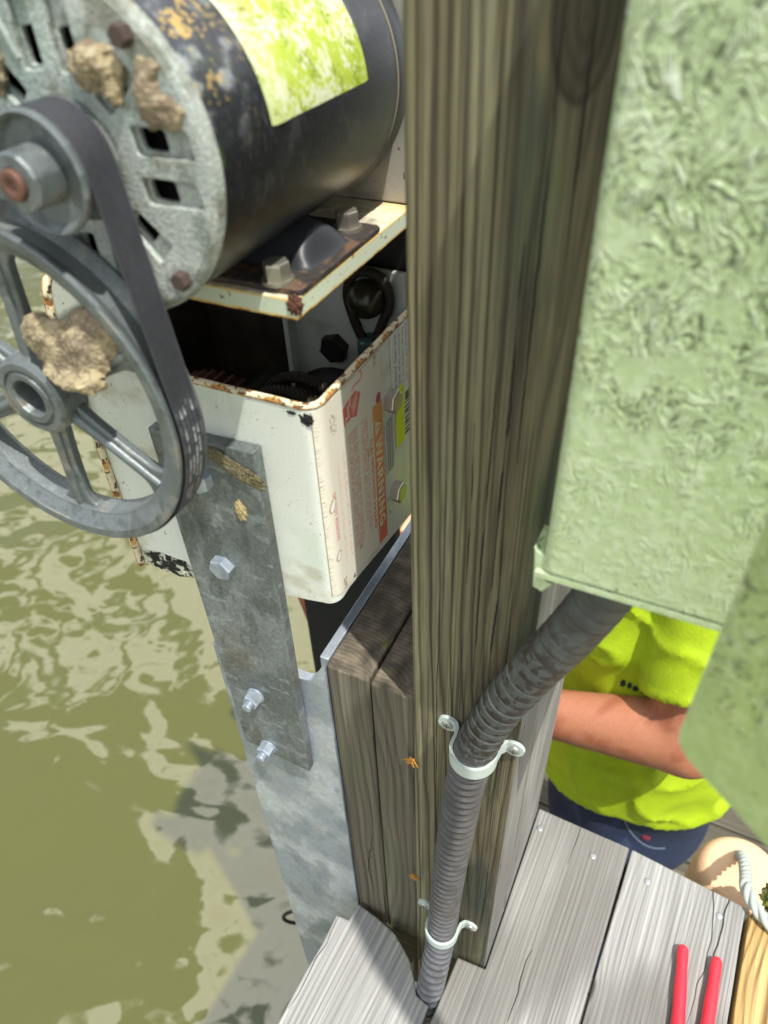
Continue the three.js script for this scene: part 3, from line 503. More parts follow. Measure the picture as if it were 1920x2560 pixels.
// ---------------------------------------------------------------- white gearbox housing
M.mint = mat(T.mint, { bump: 0.00025, roughness: 0.42, clearcoat: 0.15, clearcoatRoughness: 0.4 });
M.rust = mat(T.rust, { bump: 0.0009, roughness: 0.85 });
M.mintIn = mat(T.mint, { bump: 0.0003, roughness: 0.6, color: new THREE.Color(0.82, 0.84, 0.82) });  // darker copy of the mint paint, shade of the inner face included
const box = thing('gearbox_housing', 'open white painted steel gearbox housing with rusty rim and warning label', 'gearbox housing', [-0.29, 0.54, -0.36]);
const plan = [...Array.from({ length: 14 }, (_, k) => [mix(-0.386, -0.2115, k / 13), -0.3052]), ...arc(-0.2103, -0.3162, 0.011, Math.PI / 2, 0, 8).slice(1), ...Array.from({ length: 12 }, (_, k) => [-0.1993, mix(-0.325, -0.515, k / 11)])];
{
  const corner = 0.1745, top = () => 0.7192;
  const bot = (s) => (s < corner ? mix(0.521, 0.5455, ss(0, corner, s)) + 0.0035 * ss(corner - 0.02, corner, s) : s < corner + 0.03 ? mix(0.549, 0.5515, ss(corner, corner + 0.03, s)) : mix(0.5515, 0.520, (s - corner - 0.03) / 0.19));
  const w = obj('housing_wall', wall(plan, 0.0036, top, bot, 14, 1), M.mint, box);
  const inset = plan.map(([x, z], i) => { const a = plan[Math.max(0, i - 1)], b = plan[Math.min(plan.length - 1, i + 1)], l = Math.hypot(b[0] - a[0], b[1] - a[1]); return [x + (b[1] - a[1]) / l * 0.0018, z - (b[0] - a[0]) / l * 0.0018, 0]; });
  const rim = tube(inset.map(([x, z], i) => V3(x, 0.7192 + 0.0006 * (vn(i * 1.7, 3, 99, 9, 4) - 0.5), z)), 0.0025, 160, 10);
  { const u = rim.attributes.uv; for (let i = 0; i < u.count; i++) u.setXY(i, u.getX(i) * 0.8, u.getY(i) * 0.04); }
  obj('rim', rim, M.rust, w, 'rusty rim with chipped cream paint');
  // taller wall at the water end, its front edge rusty
  const s = new THREE.Shape(); s.moveTo(0.303, 0.520); s.lineTo(0.303, 0.757); s.quadraticCurveTo(0.303, 0.7745, 0.321, 0.7745); s.lineTo(0.46, 0.7745); s.lineTo(0.46, 0.520); s.closePath();
  const g = extr(s, 0.004, 0.0006, 'z', [0, 0, 0]); g.rotateY(Math.PI / 2); g.translate(-0.3905, 0, 0);
  const side = obj('side_wall', planar(g, 'y'), M.mintIn, box);
  const e = tube([[-0.3885, 0.520, -0.303], [-0.3885, 0.63, -0.303], [-0.3885, 0.752, -0.303], [-0.3885, 0.768, -0.3075], [-0.3885, 0.7743, -0.319], [-0.3885, 0.7743, -0.45]], 0.0030, 90, 8);
  { const u = e.attributes.uv; for (let i = 0; i < u.count; i++) u.setXY(i, u.getX(i) * 0.4, u.getY(i) * 0.02); }
  obj('edge', e, M.rust, side, 'rusty edge of the side wall');
  const rw = obj('rear_wall', planar(join([rbox(-0.297, -0.203, 0.54, 0.7462, -0.4455, -0.4410, 0.0012), rbox(-0.301, -0.2962, 0.54, 0.7455, -0.4455, -0.4300, 0.0012)]), 'y'), mat(T.mint, { bump: 0.0003, roughness: 0.6, color: new THREE.Color(0.55, 0.56, 0.55) }), box);  // mint paint darkened to carry the shade inside the housing
  M.blackIron = plain([30, 29, 27], { roughness: 0.55, metalness: 0.3 });
  obj('bolt', hexHead(V3(-0.2619, 0.6795, -0.4410), V3(0, 0, 1), 0.0118, 0.007, 0.3), M.blackIron, rw);
  M.innerShade = mat(T.end, { bump: 0.001, roughness: 0.6, color: new THREE.Color(0.16, 0.14, 0.12) });  // near-black colour stands in for the shade inside the housing
  obj('back_panel', planar(rbox(-0.389, -0.1995, 0.53, 0.7775, -0.520, -0.516, 0.001), 'y'), M.innerShade, box);
  obj('floor_panel', planar(rbox(-0.386, -0.2035, 0.552, 0.556, -0.515, -0.31, 0.001), 'z'), M.innerShade, box);
  obj('shade_lining', planar(join([rbox(-0.383, -0.204, 0.556, 0.7080, -0.3115, -0.3095, 0.0005), rbox(-0.3865, -0.3850, 0.556, 0.7150, -0.515, -0.312, 0.0004), rbox(-0.385, -0.2975, 0.556, 0.7775, -0.4475, -0.4460, 0.0004)]), 'y'), M.innerShade, box, 'black lining that paints in the shade inside the housing');
  // dim machinery inside
  M.gear = plain([62, 32, 22], { roughness: 0.8, metalness: 0.2 });
  const teeth = new THREE.Shape(); const nt = 46; for (let k = 0; k < nt * 4; k++) { const a = k / (nt * 4) * 2 * Math.PI, r = [0.060, 0.064, 0.064, 0.060][k % 4]; teeth[k ? 'lineTo' : 'moveTo'](-0.318 + r * Math.cos(a), 0.620 + r * Math.sin(a)); } teeth.closePath();
  obj('gear', planar(extr(teeth, 0.02, 0.001, 'z', [0, 0, -0.372]), 'z'), M.gear, box, 'dark rusty gear inside the housing');
  obj('shaft', cyl(V3(-0.318, 0.64, -0.50), V3(-0.318, 0.64, -0.31), 0.012, 0.012), M.blackIron, box);
  // cable drum with laid rope
  const dr = obj('drum', lathe([[0.001, 0], [0.046, 0], [0.046, 0.004], [0.030, 0.005], [0.030, 0.085], [0.046, 0.086], [0.046, 0.09], [0.001, 0.09]], V3(-0.255, 0.622, -0.43), V3(0, 0, 1), 40), M.blackIron, box);
  // label on the right wall, lapping the rounded corner
  const Y1 = 0.7165, LS = 0.3, c = document.createElement('canvas'); c.width = 1400; c.height = 720; const k = 1400 / 0.168, x = c.getContext('2d');
  const zz = (z) => (z + 0.3905) * k, yy = (y) => (Y1 - y) * k;    // canvas x runs down the wall, canvas y runs towards the corner
  x.fillStyle = '#e6e2cf'; x.fillRect(0, 0, 1400, 720);
  const R = rng(5150);
  for (let i = 0; i < 900; i++) { x.fillStyle = `rgba(${150 + R() * 60 | 0},${140 + R() * 50 | 0},${100 + R() * 40 | 0},${0.03 + R() * 0.08})`; x.fillRect(R() * 1400, R() * 720, 2 + R() * 60, 1 + R() * 3); }
  const gr = x.createLinearGradient(yy(0.68), 0, yy(0.55), 0); gr.addColorStop(0, '#e89a4c'); gr.addColorStop(0.35, '#e8843e'); gr.addColorStop(1, '#dc5a3a');
  x.fillStyle = gr; x.beginPath(); x.moveTo(yy(0.6795), zz(-0.3745)); x.lineTo(yy(0.6785), zz(-0.389)); x.lineTo(yy(0.5495), zz(-0.389)); x.lineTo(yy(0.5505), zz(-0.3745)); x.fill();
  x.fillStyle = '#b03440'; x.beginPath(); x.ellipse(yy(0.682), zz(-0.384), 34, 30, 0, 0, 7); x.fill();
  x.fillStyle = '#f0e8d0'; x.font = 'bold 118px sans-serif'; x.textBaseline = 'middle';
  x.save(); x.translate(yy(0.650), zz(-0.3818)); x.scale((0.084 * k) / x.measureText('WARNING').width, 0.92); x.fillText('WARNING', 0, 0); x.restore();
  x.beginPath(); x.moveTo(yy(0.6665), zz(-0.3772)); x.lineTo(yy(0.6525), zz(-0.3772)); x.lineTo(yy(0.6595), zz(-0.3868)); x.fill(); x.fillStyle = '#e2823e'; x.fillRect(yy(0.6603), zz(-0.3845), 12, 34); x.fillRect(yy(0.6603), zz(-0.3795), 12, 10);
  x.fillStyle = '#cf4638'; x.font = 'bold 46px sans-serif'; x.save(); x.translate(yy(0.6565), zz(-0.3705)); x.scale((0.084 * k) / x.measureText('ELECTROCUTION HAZARD').width, 1); x.fillText('ELECTROCUTION HAZARD', 0, 0); x.restore();
  const lines = (y0, y1, zs, hgt, col, al) => { for (const z of zs) { x.fillStyle = col; let p = yy(y0); const end = yy(mix(y0, y1, 0.82 + 0.18 * R())); while (p < end) { const wl = 2 + R() * 7 | 0; for (let q = 0; q < wl && p < end; q++) { x.globalAlpha = al * (0.6 + 0.4 * R()); const ch = R(); x.fillRect(p, zz(z) - hgt / 2, 3.4, hgt); if (ch > 0.3) x.fillRect(p, zz(z) - hgt / 2 + (ch > 0.6 ? 0 : hgt - 4), 9, 4); if (ch > 0.55) x.fillRect(p + 7, zz(z) - hgt / 2, 3, hgt * 0.7); p += 13; } p += 12; } x.globalAlpha = 1; } };
  lines(0.6785, 0.562, [-0.3645, -0.3612], 21, '#d0473a', 0.85); lines(0.6785, 0.575, [-0.3579], 21, '#d0473a', 0.8);
  lines(0.6795, 0.561, [-0.3500, -0.3466, -0.3432, -0.3398], 24, '#cf453a', 0.9);
  lines(0.672, 0.567, [-0.3312], 24, '#dd7468', 0.75); lines(0.668, 0.567, [-0.3232], 22, '#dd7468', 0.6);
  x.fillStyle = 'rgba(214,88,74,0.8)'; x.font = 'bold 44px sans-serif'; x.save(); x.translate(yy(0.650), zz(-0.3150)); x.fillText('DO NOT REMOVE', 0, 0, 0.075 * k); x.restore();
  // hand and shock bolt
  x.save(); x.translate(yy(0.6965), zz(-0.3475)); x.rotate(-0.25); x.fillStyle = '#d9554c'; x.beginPath(); x.moveTo(-70, 92); x.lineTo(40, 118); x.lineTo(46, 40); x.lineTo(88, -20); x.lineTo(70, -34); x.lineTo(-12, -104); x.lineTo(-66, -60); x.lineTo(-74, 10); x.closePath(); x.fill();
  x.strokeStyle = '#e6e2cf'; x.lineWidth = 8; for (let q = 0; q < 3; q++) { x.beginPath(); x.moveTo(-46 + q * 30, -78 + q * 22 - 8); x.lineTo(-6 + q * 26, 10 + q * 4); x.stroke(); }
  x.lineWidth = 11; x.beginPath(); x.moveTo(-82, -4); x.lineTo(-34, 22); x.lineTo(-40, 44); x.lineTo(20, 52); x.lineTo(8, 84); x.lineTo(66, 104); x.stroke();
  x.strokeStyle = '#d9554c'; x.lineWidth = 10; x.beginPath(); x.moveTo(-84, -24); x.bezierCurveTo(-130, -70, -60, -110, -92, -150); x.bezierCurveTo(-112, -166, -128, -140, -150, -128); x.stroke(); x.restore();
  // peeled holes, cracks along the edge, brown stains
  for (const [y, z, a, b] of [[0.6405, -0.3128, 44, 17], [0.5935, -0.3138, 32, 15]]) { x.save(); x.translate(yy(y), zz(z)); x.rotate(0.4); x.fillStyle = '#a9885a'; x.beginPath(); x.ellipse(0, 0, a + 9, b + 8, 0, 0, 7); x.fill(); x.fillStyle = '#eef0e8'; x.beginPath(); x.ellipse(0, -2, a, b, 0, 0, 7); x.fill(); x.restore(); }
  for (let i = 0; i < 130; i++) { const px = 20 + R() * 1370, l = 8 + R() * 30; x.strokeStyle = `rgba(112,92,52,${0.25 + R() * 0.5})`; x.lineWidth = 1 + R() * 2; x.beginPath(); x.moveTo(px, 720); x.quadraticCurveTo(px + R() * 10, 720 - l / 2, px + 8 - R() * 22, 720 - l); x.stroke(); }
  x.strokeStyle = 'rgba(120,90,40,0.75)'; x.lineWidth = 4; x.strokeRect(2, 2, 1396, 716);
  const blob = (y, z, n, s, col) => { for (let i = 0; i < n; i++) { x.fillStyle = col; x.beginPath(); x.ellipse(yy(y) + (R() - 0.5) * s * 2, zz(z) + (R() - 0.5) * s, 2 + R() * 9, 1 + R() * 5, R() * 3, 0, 7); x.fill(); } };
  blob(0.699, -0.322, 60, 60, 'rgba(104,88,52,0.35)'); blob(0.648, -0.3665, 40, 34, 'rgba(150,124,62,0.4)'); blob(0.562, -0.318, 60, 40, 'rgba(110,84,40,0.4)'); blob(0.556, -0.332, 26, 24, 'rgba(40,28,16,0.5)'); blob(0.712, -0.381, 40, 30, 'rgba(120,112,80,0.35)'); blob(0.576, -0.345, 18, 20, 'rgba(120,90,50,0.4)');
  x.fillStyle = 'rgba(226,220,200,0.22)'; x.fillRect(0, 0, 1400, 720);
  const tx = new THREE.CanvasTexture(c); tx.colorSpace = THREE.SRGBColorSpace; tx.wrapS = tx.wrapT = THREE.ClampToEdgeWrapping;
  const lm = mat({ map: tx, bumpMap: null }, { roughness: 0.55 });
  const lp = [...arc(-0.2103, -0.3162, 0.0116, Math.PI / 2 * 0.62, 0, 5), ...Array.from({ length: 8 }, (_, q) => [-0.1987, mix(-0.322, -0.3905, q / 7)])];
  const lg = wall(lp, 0.0005, (s) => Y1 - 0.0005, (s) => 0.5575 - s * 0.09, 10, 1);
  { const u = lg.attributes.uv, L = 0.3905 - 0.3162 + 0.0113; for (let i = 0; i < u.count; i++) { const s = u.getX(i), y = u.getY(i); u.setXY(i, (Y1 - y) / 0.168, cl(s / (720 / k) * 1.0)); } }
  obj('warning_label', lg, lm, w, 'cream warning label with orange band and red print');
  // second label further along the wall
  const c2 = document.createElement('canvas'); c2.width = 1024; c2.height = 320; const y2 = c2.getContext('2d'), k2 = 1024 / 0.11, A = (y) => (0.7165 - y) * k2, Bz = (z) => (z + 0.4400) * k2;
  y2.fillStyle = '#dfe4e2'; y2.fillRect(0, 0, 1024, 320); y2.fillStyle = '#2c2c2a'; y2.font = '38px monospace'; y2.textBaseline = 'middle';
  [['Prewired for 115 volt', -0.4318], ['Can be rewired for 230v', -0.4262], ['Lubricate large gear and worm', -0.4203], ['with heavy grease at', -0.4142]].forEach(([s, z], i) => { y2.font = (i === 3 ? 'bold ' : '') + '34px monospace'; y2.fillText(s, A([0.7155, 0.7155, 0.7165, 0.7155][i]) + 4, Bz(z)); });
  y2.fillStyle = '#15181a'; for (let q = 0; q < 9; q++) y2.fillRect(A(0.6520 - q * 0.0033), Bz(-0.4395), 12 + (q % 3) * 6, 110);
  y2.fillStyle = '#26383a'; y2.fillRect(A(0.6605), Bz(-0.4395), 70, 100);
  const t2 = new THREE.CanvasTexture(c2); t2.colorSpace = THREE.SRGBColorSpace;
  const quad = (y1, y0, z1, z0, lift, m, name, label, uvf) => { const g2 = new THREE.BoxGeometry(0.0004, y1 - y0, z1 - z0); g2.translate(-0.1993 + lift, (y1 + y0) / 2, (z1 + z0) / 2); if (uvf) { const p2 = g2.attributes.position, u2 = g2.attributes.uv; for (let i = 0; i < p2.count; i++) u2.setXY(i, ...uvf(p2.getY(i), p2.getZ(i))); } return obj(name, g2, m, w, label); };
  quad(0.7165, 0.615, -0.4075, -0.4400, 0.0004, mat({ map: t2 }, { roughness: 0.5 }), 'instruction_label', 'pale instruction label with barcode', (y, z) => [(0.7165 - y) / 0.11, 1 - (z + 0.4400) * k2 / 320]);
  const c3 = document.createElement('canvas'); c3.width = 512; c3.height = 136; const y3 = c3.getContext('2d'); y3.fillStyle = '#b9bcbc'; y3.fillRect(0, 0, 512, 136); y3.strokeStyle = '#23282c'; y3.lineWidth = 8; y3.beginPath(); y3.roundRect(12, 30, 488, 76, 30); y3.stroke(); y3.fillStyle = '#23282c'; y3.font = 'bold 40px sans-serif'; y3.textBaseline = 'middle'; y3.fillText('US PATENT #US7850519', 30, 69, 450);
  const t3 = new THREE.CanvasTexture(c3); t3.colorSpace = THREE.SRGBColorSpace;
  quad(0.6555, 0.6085, -0.3935, -0.4060, 0.0006, mat({ map: t3 }, { roughness: 0.5 }), 'patent_label', 'grey patent number label', (y, z) => [(0.6555 - y) / 0.047, 1 - (z + 0.4060) / 0.0125]);
  quad(0.671, 0.621, -0.4112, -0.4255, 0.0012, plain([226, 246, 24], { roughness: 0.5 }), 'yellow_tag', 'bright yellow blank tag');
  M.nickel = plain([176, 172, 156], { roughness: 0.34, metalness: 0.75 });
  for (const [y, z, sp] of [[0.6700, -0.4015, 0.25], [0.5836, -0.4054, 0.1]]) obj('bolt', hexHead(V3(-0.1990, y, z), V3(1, 0, 0), 0.0090, 0.0075, sp), M.nickel, w);
  // grime on the arris below the rim and the black mould at the low water-side corner
  const grime = mat(T.end, { bump: 0.001, roughness: 0.95 });
  const gm = obj('grime', join([lump(V3(-0.2075, 0.7115, -0.3058), 0.0052, 0.0042, 0.0009, 0.55, 2, 2, 3), lump(V3(-0.216, 0.7145, -0.3053), 0.003, 0.0012, 0.0007, 0.6, 2, 6, 2)]), plain([32, 34, 28], { roughness: 0.9 }), w); gm.userData.kind = 'stuff';
  const mo = obj('mould', lump(V3(-0.357, 0.5305, -0.3050), 0.030, 0.0095, 0.0012, 0.35, 3, 12, 4), mat(tex(256, 256, [0.05, 0.05], (u, v, o) => { const n = fbm(u, v, 12, 12, 4, 51); set(o, 196, 198, 176); blend(o, 36, 36, 28, ss(0.42, 0.56, n)); o[3] = n; }), { bump: 0.001, roughness: 0.95 }), w); mo.userData.kind = 'stuff';
}
// wire rope in the housing
{
  M.wire = plain([46, 40, 34], { roughness: 0.6, metalness: 0.55 });
  const strands = (pts, r, n, turns, seg) => { const c = new THREE.CatmullRomCurve3(pts.map((p) => V3(...p))), F = c.computeFrenetFrames(seg), gs = []; for (let k = 0; k < n; k++) { const q = []; for (let i = 0; i <= seg; i++) { const a = k / n * 6.283 + i / seg * turns * 6.283, p = c.getPointAt(i / seg); q.push(p.addScaledVector(F.normals[i], Math.cos(a) * r * 0.62).addScaledVector(F.binormals[i], Math.sin(a) * r * 0.62)); } gs.push(tube(q, r * 0.42, seg, 6)); } return join(gs); };
  const w = thing('wire_rope', 'twisted steel wire rope looped over a round pin inside the white housing', 'wire rope', [-0.228, 0.7, -0.43]);
  obj('strand', strands([[-0.2300, 0.690, -0.431], [-0.2385, 0.712, -0.430], [-0.2425, 0.731, -0.430], [-0.2365, 0.7455, -0.430], [-0.2255, 0.7490, -0.430], [-0.2145, 0.7450, -0.430], [-0.2095, 0.7310, -0.430], [-0.2165, 0.712, -0.430], [-0.2255, 0.690, -0.430]], 0.0036, 6, 11, 110), M.wire, w);
  obj('ferrule', lathe([[0.001, -0.035], [0.0078, -0.035], [0.0085, -0.03], [0.0085, 0.004], [0.0078, 0.006], [0.001, 0.006]], V3(-0.2278, 0.693, -0.4305), V3(0, 1, 0), 24), plain([52, 84, 82], { roughness: 0.6, metalness: 0.3 }), w, 'teal crimped sleeve');
  const coil = thing('wire_rope', 'dark rusty wire rope coils lying just inside the housing corner', 'wire rope', [-0.24, 0.66, -0.37]);
  for (let k = 0; k < 4; k++) obj('strand', strands(Array.from({ length: 13 }, (_, q) => { const a = -1.2 + q / 12 * 4.1; return [-0.249 + 0.0405 * Math.cos(a), 0.6460 + 0.0405 * Math.sin(a) + 0.006 * (k % 2), -0.334 - k * 0.0095 - q * 0.0012]; }), 0.0042, 5, 9, 70), M.wire, coil);
  const pin = thing('round_pin', 'dark oily ball-ended pin holding the wire rope loop', 'pin', [-0.2262, 0.730, -0.435]);
  obj('pin_ball', (() => { const g = new THREE.SphereGeometry(0.0138, 32, 24); g.translate(-0.2262, 0.7302, -0.428); return g; })(), plain([46, 44, 30], { roughness: 0.3, metalness: 0.4 }), pin);
  obj('pin_shaft', cyl(V3(-0.2262, 0.7302, -0.4405), V3(-0.2262, 0.7302, -0.428), 0.008, 0.008), M.blackIron, pin);
}

// ---------------------------------------------------------------- motor platform
M.cream = mat(T.platform, { bump: 0.0004, roughness: 0.7 });
{
  const p = thing('motor_platform', 'cream painted steel shelf with rust stained edges under the motor', 'platform', [-0.27, 0.78, -0.37]);
  const x0 = -0.345, x1 = -0.1998, y0 = 0.7782, y1 = 0.7900, z0 = -0.448, z1 = -0.3002;
  const g = new RoundedBoxGeometry(x1 - x0, y1 - y0, z1 - z0, 2, 0.0011); g.translate((x0 + x1) / 2, (y0 + y1) / 2, (z0 + z1) / 2);
  const P = g.attributes.position, U = g.attributes.uv, per = P.count / 6;
  for (let i = 0; i < P.count; i++) { const s = Math.floor(i / per); if (s < 2) U.setXY(i, P.getZ(i), P.getY(i) - y0); else if (s < 4) U.setXY(i, P.getX(i) + 0.2, P.getZ(i)); else U.setXY(i, P.getX(i), P.getY(i) - y0); }
  const edge = mat(T.platedge, { bump: 0.0005, roughness: 0.7 });
  obj('shelf_plate', g, [edge, edge, M.cream, M.cream, edge, edge], p);
  obj('corner_rust', lump(V3(-0.2018, 0.7865, -0.3015), 0.0042, 0.0052, 0.0030, 0.45, 2.4, 3, 3), plain([92, 58, 44], { roughness: 0.95 }), p, 'flaking rust at the shelf corner');
  M.back = mat(T.mint, { bump: 0.0003, roughness: 0.8, color: new THREE.Color(0.60, 0.54, 0.52) });  // mint copy greyed, shade behind the motor put into the colour
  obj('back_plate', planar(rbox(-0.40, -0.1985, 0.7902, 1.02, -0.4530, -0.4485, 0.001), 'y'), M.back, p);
  obj('back_plate', planar(rbox(-0.40, -0.1985, 0.60, 0.7780, -0.4530, -0.4485, 0.001), 'y'), M.blackIron, p);  // black sheet closing the gap, painted as interior shade
}

// ---------------------------------------------------------------- electric motor
const MC = V3(-0.265, 0.867, 0);
const MZ = V3(0, 0, 1);
const motor = thing('electric_motor', 'black electric motor with cast grey end shield and algae covered nameplate', 'motor', [-0.265, 0.79, -0.34]);
{
  const R = 0.0695;
  const shell = new THREE.CylinderGeometry(R, R, 0.160, 128, 12, true);
  { // turn so that u runs with the angle from +x towards the top, v from the pulley end
    const p = shell.attributes.position, u = shell.attributes.uv;
    const i0 = []; for (let i = 0; i < p.count; i++) { const a = u.getX(i) * 2 * Math.PI, t = u.getY(i); p.setXYZ(i, MC.x + R * Math.cos(a), MC.y + R * Math.sin(a), mix(-0.420, -0.2515, t)); u.setY(i, 1 - t); }
    shell.computeVertexNormals();
    const n = shell.attributes.normal; for (let i = 0; i < p.count; i++) n.setXYZ(i, (p.getX(i) - MC.x) / R, (p.getY(i) - MC.y) / R, 0);
  }
  obj('shell', shell, mat(T.shell, { bump: 0.0003, roughness: 0.36, clearcoat: 0.3, clearcoatRoughness: 0.35, side: THREE.DoubleSide }), motor);
  M.black = plain([46, 48, 52], { roughness: 0.45 });
  const rear = obj('rear_cover', lathe([[R, -0.4195], [0.0690, -0.421], [0.0698, -0.4225], [0.0698, -0.434], [0.064, -0.443], [0.052, -0.4470], [0.001, -0.4475]].map(([r, z]) => [r, z]), V3(MC.x, MC.y, 0), MZ, 96), M.black, motor);
  obj('seam_bead', (() => { const g = new THREE.TorusGeometry(R + 0.0001, 0.0005, 8, 160); g.translate(MC.x, MC.y, -0.4207); return g; })(), plain([158, 150, 128], { roughness: 0.8 }), motor, 'pale dusty seam round the motor');
  // end shield: rim ring, face with pocket openings, pocket floors with inner openings
  M.bell = mat(T.bell, { bump: 0.0007, roughness: 0.62, metalness: 0.12 });
  const bell = obj('end_shield', planar(crease([[0.0665, -0.2462], [0.0680, -0.2464], [0.0694, -0.2474], [0.0703, -0.2490], [0.0706, -0.2515], [0.0690, -0.2522]], V3(MC.x, MC.y, 0), MZ, 128), 'z'), M.bell, motor);
  const P2 = (x, y) => [MC.x + x, MC.y + y];
  const path = (pts) => { const s = new THREE.Path(); const n = pts.length; for (let i = 0; i < n; i++) { const a = pts[i], b = pts[(i + 1) % n], f = Math.min(0.25, 0.0022 / Math.hypot(b[0] - a[0], b[1] - a[1])); const p = [mix(a[0], b[0], f), mix(a[1], b[1], f)], q = [mix(b[0], a[0], f), mix(b[1], a[1], f)]; if (!i) s.moveTo(...p); s.lineTo(...q); const c = pts[(i + 2) % n], g = Math.min(0.25, 0.0022 / Math.hypot(c[0] - b[0], c[1] - b[1])); s.quadraticCurveTo(b[0], b[1], mix(b[0], c[0], g), mix(b[1], c[1], g)); } const q = s.getPoints(5).filter((p, i, l) => !i || p.distanceTo(l[i - 1]) > 1e-6); if (q[0].distanceTo(q[q.length - 1]) < 1e-5) q.pop(); return new THREE.Path(q); };
  const rot = (pts, k) => pts.map(([x, y]) => { for (let i = 0; i < k; i++) [x, y] = [-y, x]; return P2(x, y); });
  const pocket = [], vents = [];
  for (let k = 0; k < 4; k++) {
    for (const s of [1, -1]) { const o = s * 0.0098; pocket.push(rot([[0.0335, o - 0.0055], [0.0625, o - 0.0055 + (s < 0 ? 0.001 : 0)], [0.0605, o + 0.0055], [0.0320, o + 0.0055]], k)); vents.push(rot([[0.0348, o - 0.0043], [0.0480, o - 0.0043], [0.0470, o + 0.0043], [0.0336, o + 0.0043]], k)); }
    const d = (r, t) => [r * Math.SQRT1_2 - t * Math.SQRT1_2, r * Math.SQRT1_2 + t * Math.SQRT1_2];
    pocket.push(rot([d(0.0300, -0.0048), d(0.0520, -0.0062), d(0.0520, 0.0062), d(0.0300, 0.0048)], k)); vents.push(rot([d(0.0312, -0.0038), d(0.0432, -0.0048), d(0.0432, 0.0048), d(0.0312, 0.0038)], k));
  }
  const disc = (r, holes, r0) => { const s = new THREE.Shape(); s.absarc(MC.x, MC.y, r, 0, Math.PI * 2); for (const h of holes) s.holes.push(path(h)); if (r0) { const c = new THREE.Path(); c.absarc(MC.x, MC.y, r0, 0, Math.PI * 2, true); s.holes.push(c); } return s; };
  obj('shield_face', planar(extr(disc(0.0672, pocket, 0.009), 0.0030, 0.0007, 'z', [0, 0, -0.2487], 3), 'z'), M.bell, bell);
  obj('pocket_floor', planar(extr(disc(0.0668, vents, 0.009), 0.0030, 0.0006, 'z', [0, 0, -0.2520]), 'z'), M.bell, bell);
  obj('winding', lathe([[0.001, -0.266], [0.066, -0.266], [0.066, -0.262], [0.001, -0.262]], V3(MC.x, MC.y, 0), MZ, 40), plain([14, 14, 13], { roughness: 0.9 }), motor, 'black disc painted as the shaded interior behind the vents');  // flat black disc painted for the darkness inside the motor
  // raised ribs on the face
  for (const [a, r0, r1] of [[1.15, 0.040, 0.062], [2.0, 0.040, 0.062]]) { const c = Math.cos(a), s = Math.sin(a); obj('rib', planar(tube([[MC.x + c * r0, MC.y + s * r0, -0.2462], [MC.x + c * (r0 + r1) / 2 + 0.001, MC.y + s * (r0 + r1) / 2, -0.2456], [MC.x + c * r1, MC.y + s * r1, -0.2464]], 0.0017, 16, 8), 'z'), M.bell, bell); }
  M.rustBolt = plain([84, 70, 64], { roughness: 0.7, metalness: 0.35 });
  for (const [x, y] of [[0.0412, 0.0465], [0.0438, -0.0462], [-0.0412, 0.0465], [-0.0438, -0.0462]]) { const b = obj('bolt', hexHead(V3(MC.x + x, MC.y + y, -0.2462), MZ, 0.0044, 0.0056, x * 20), M.rustBolt, bell); }
  obj('shaft', lathe([[0.0062, -0.26], [0.0062, -0.2090], [0.0056, -0.2082], [0.0026, -0.2082], [0.0022, -0.2095], [0.0001, -0.2100]], V3(MC.x, MC.y, 0), MZ, 32), plain([116, 84, 70], { roughness: 0.6, metalness: 0.4 }), motor, 'rusty shaft end');
  // nameplate
  const lab = new THREE.CylinderGeometry(R, R, 0.0925, 60, 30, true, 0, 1);
  { const p = lab.attributes.position, u = lab.attributes.uv, n = lab.attributes.normal; for (let i = 0; i < p.count; i++) { const s = u.getX(i), t = u.getY(i), e = 0.00035 + 0.0009 * ss(0.72, 1, 1 - s) * ss(0.5, 0.9, f3(s * 3, t * 6, 1) * 0.5 + 0.5) * 0.6, corner = (s < 0.03 && (t < 0.03 || t > 0.97)) ? 0.5 : 0; const a = THREE.MathUtils.degToRad(mix(5.4 + corner, 78, s)); p.setXYZ(i, MC.x + (R + e) * Math.cos(a), MC.y + (R + e) * Math.sin(a), mix(-0.3840, -0.2918, t)); n.setXYZ(i, Math.cos(a), Math.sin(a), 0); u.setXY(i, 1 - t, s); }}
  obj('nameplate', lab, mat(T.label, { bump: 0.0004, roughness: 0.75, side: THREE.DoubleSide }), motor, 'pale nameplate covered with yellow-green algae');
  // mounting foot: plate, pressed dome and two bolts
  M.foot = mat(tex(512, 512, [0.06, 0.06], (u, v, o) => { const n = fbm(u, v, 6, 6, 5, 61), m = fbm(u, v, 40, 40, 3, 65); set(o, 58, 54, 50); blend(o, 112, 82, 60, ss(0.5, 0.66, n) * 0.75); blend(o, 150, 122, 96, ss(0.58, 0.7, m) * ss(0.46, 0.6, n) * 0.8); blend(o, 30, 24, 20, ss(0.66, 0.76, m)); o[3] = n * 0.6 + m * 0.4; }), { bump: 0.0008, roughness: 0.6 });
  const fs = new THREE.Shape(); [[-0.262, 0.3035], [-0.2015, 0.3040], [-0.1990, 0.3068], [-0.1995, 0.3990], [-0.2025, 0.4015], [-0.262, 0.4015]].forEach(([x, z], i) => fs[i ? 'lineTo' : 'moveTo'](x, z)); fs.closePath();
  const foot = obj('foot', planar(extr(fs, 0.0034, 0.0008, 'y', [0, 0.7903, 0]), 'z'), M.foot, motor, 'rust flecked black mounting foot');
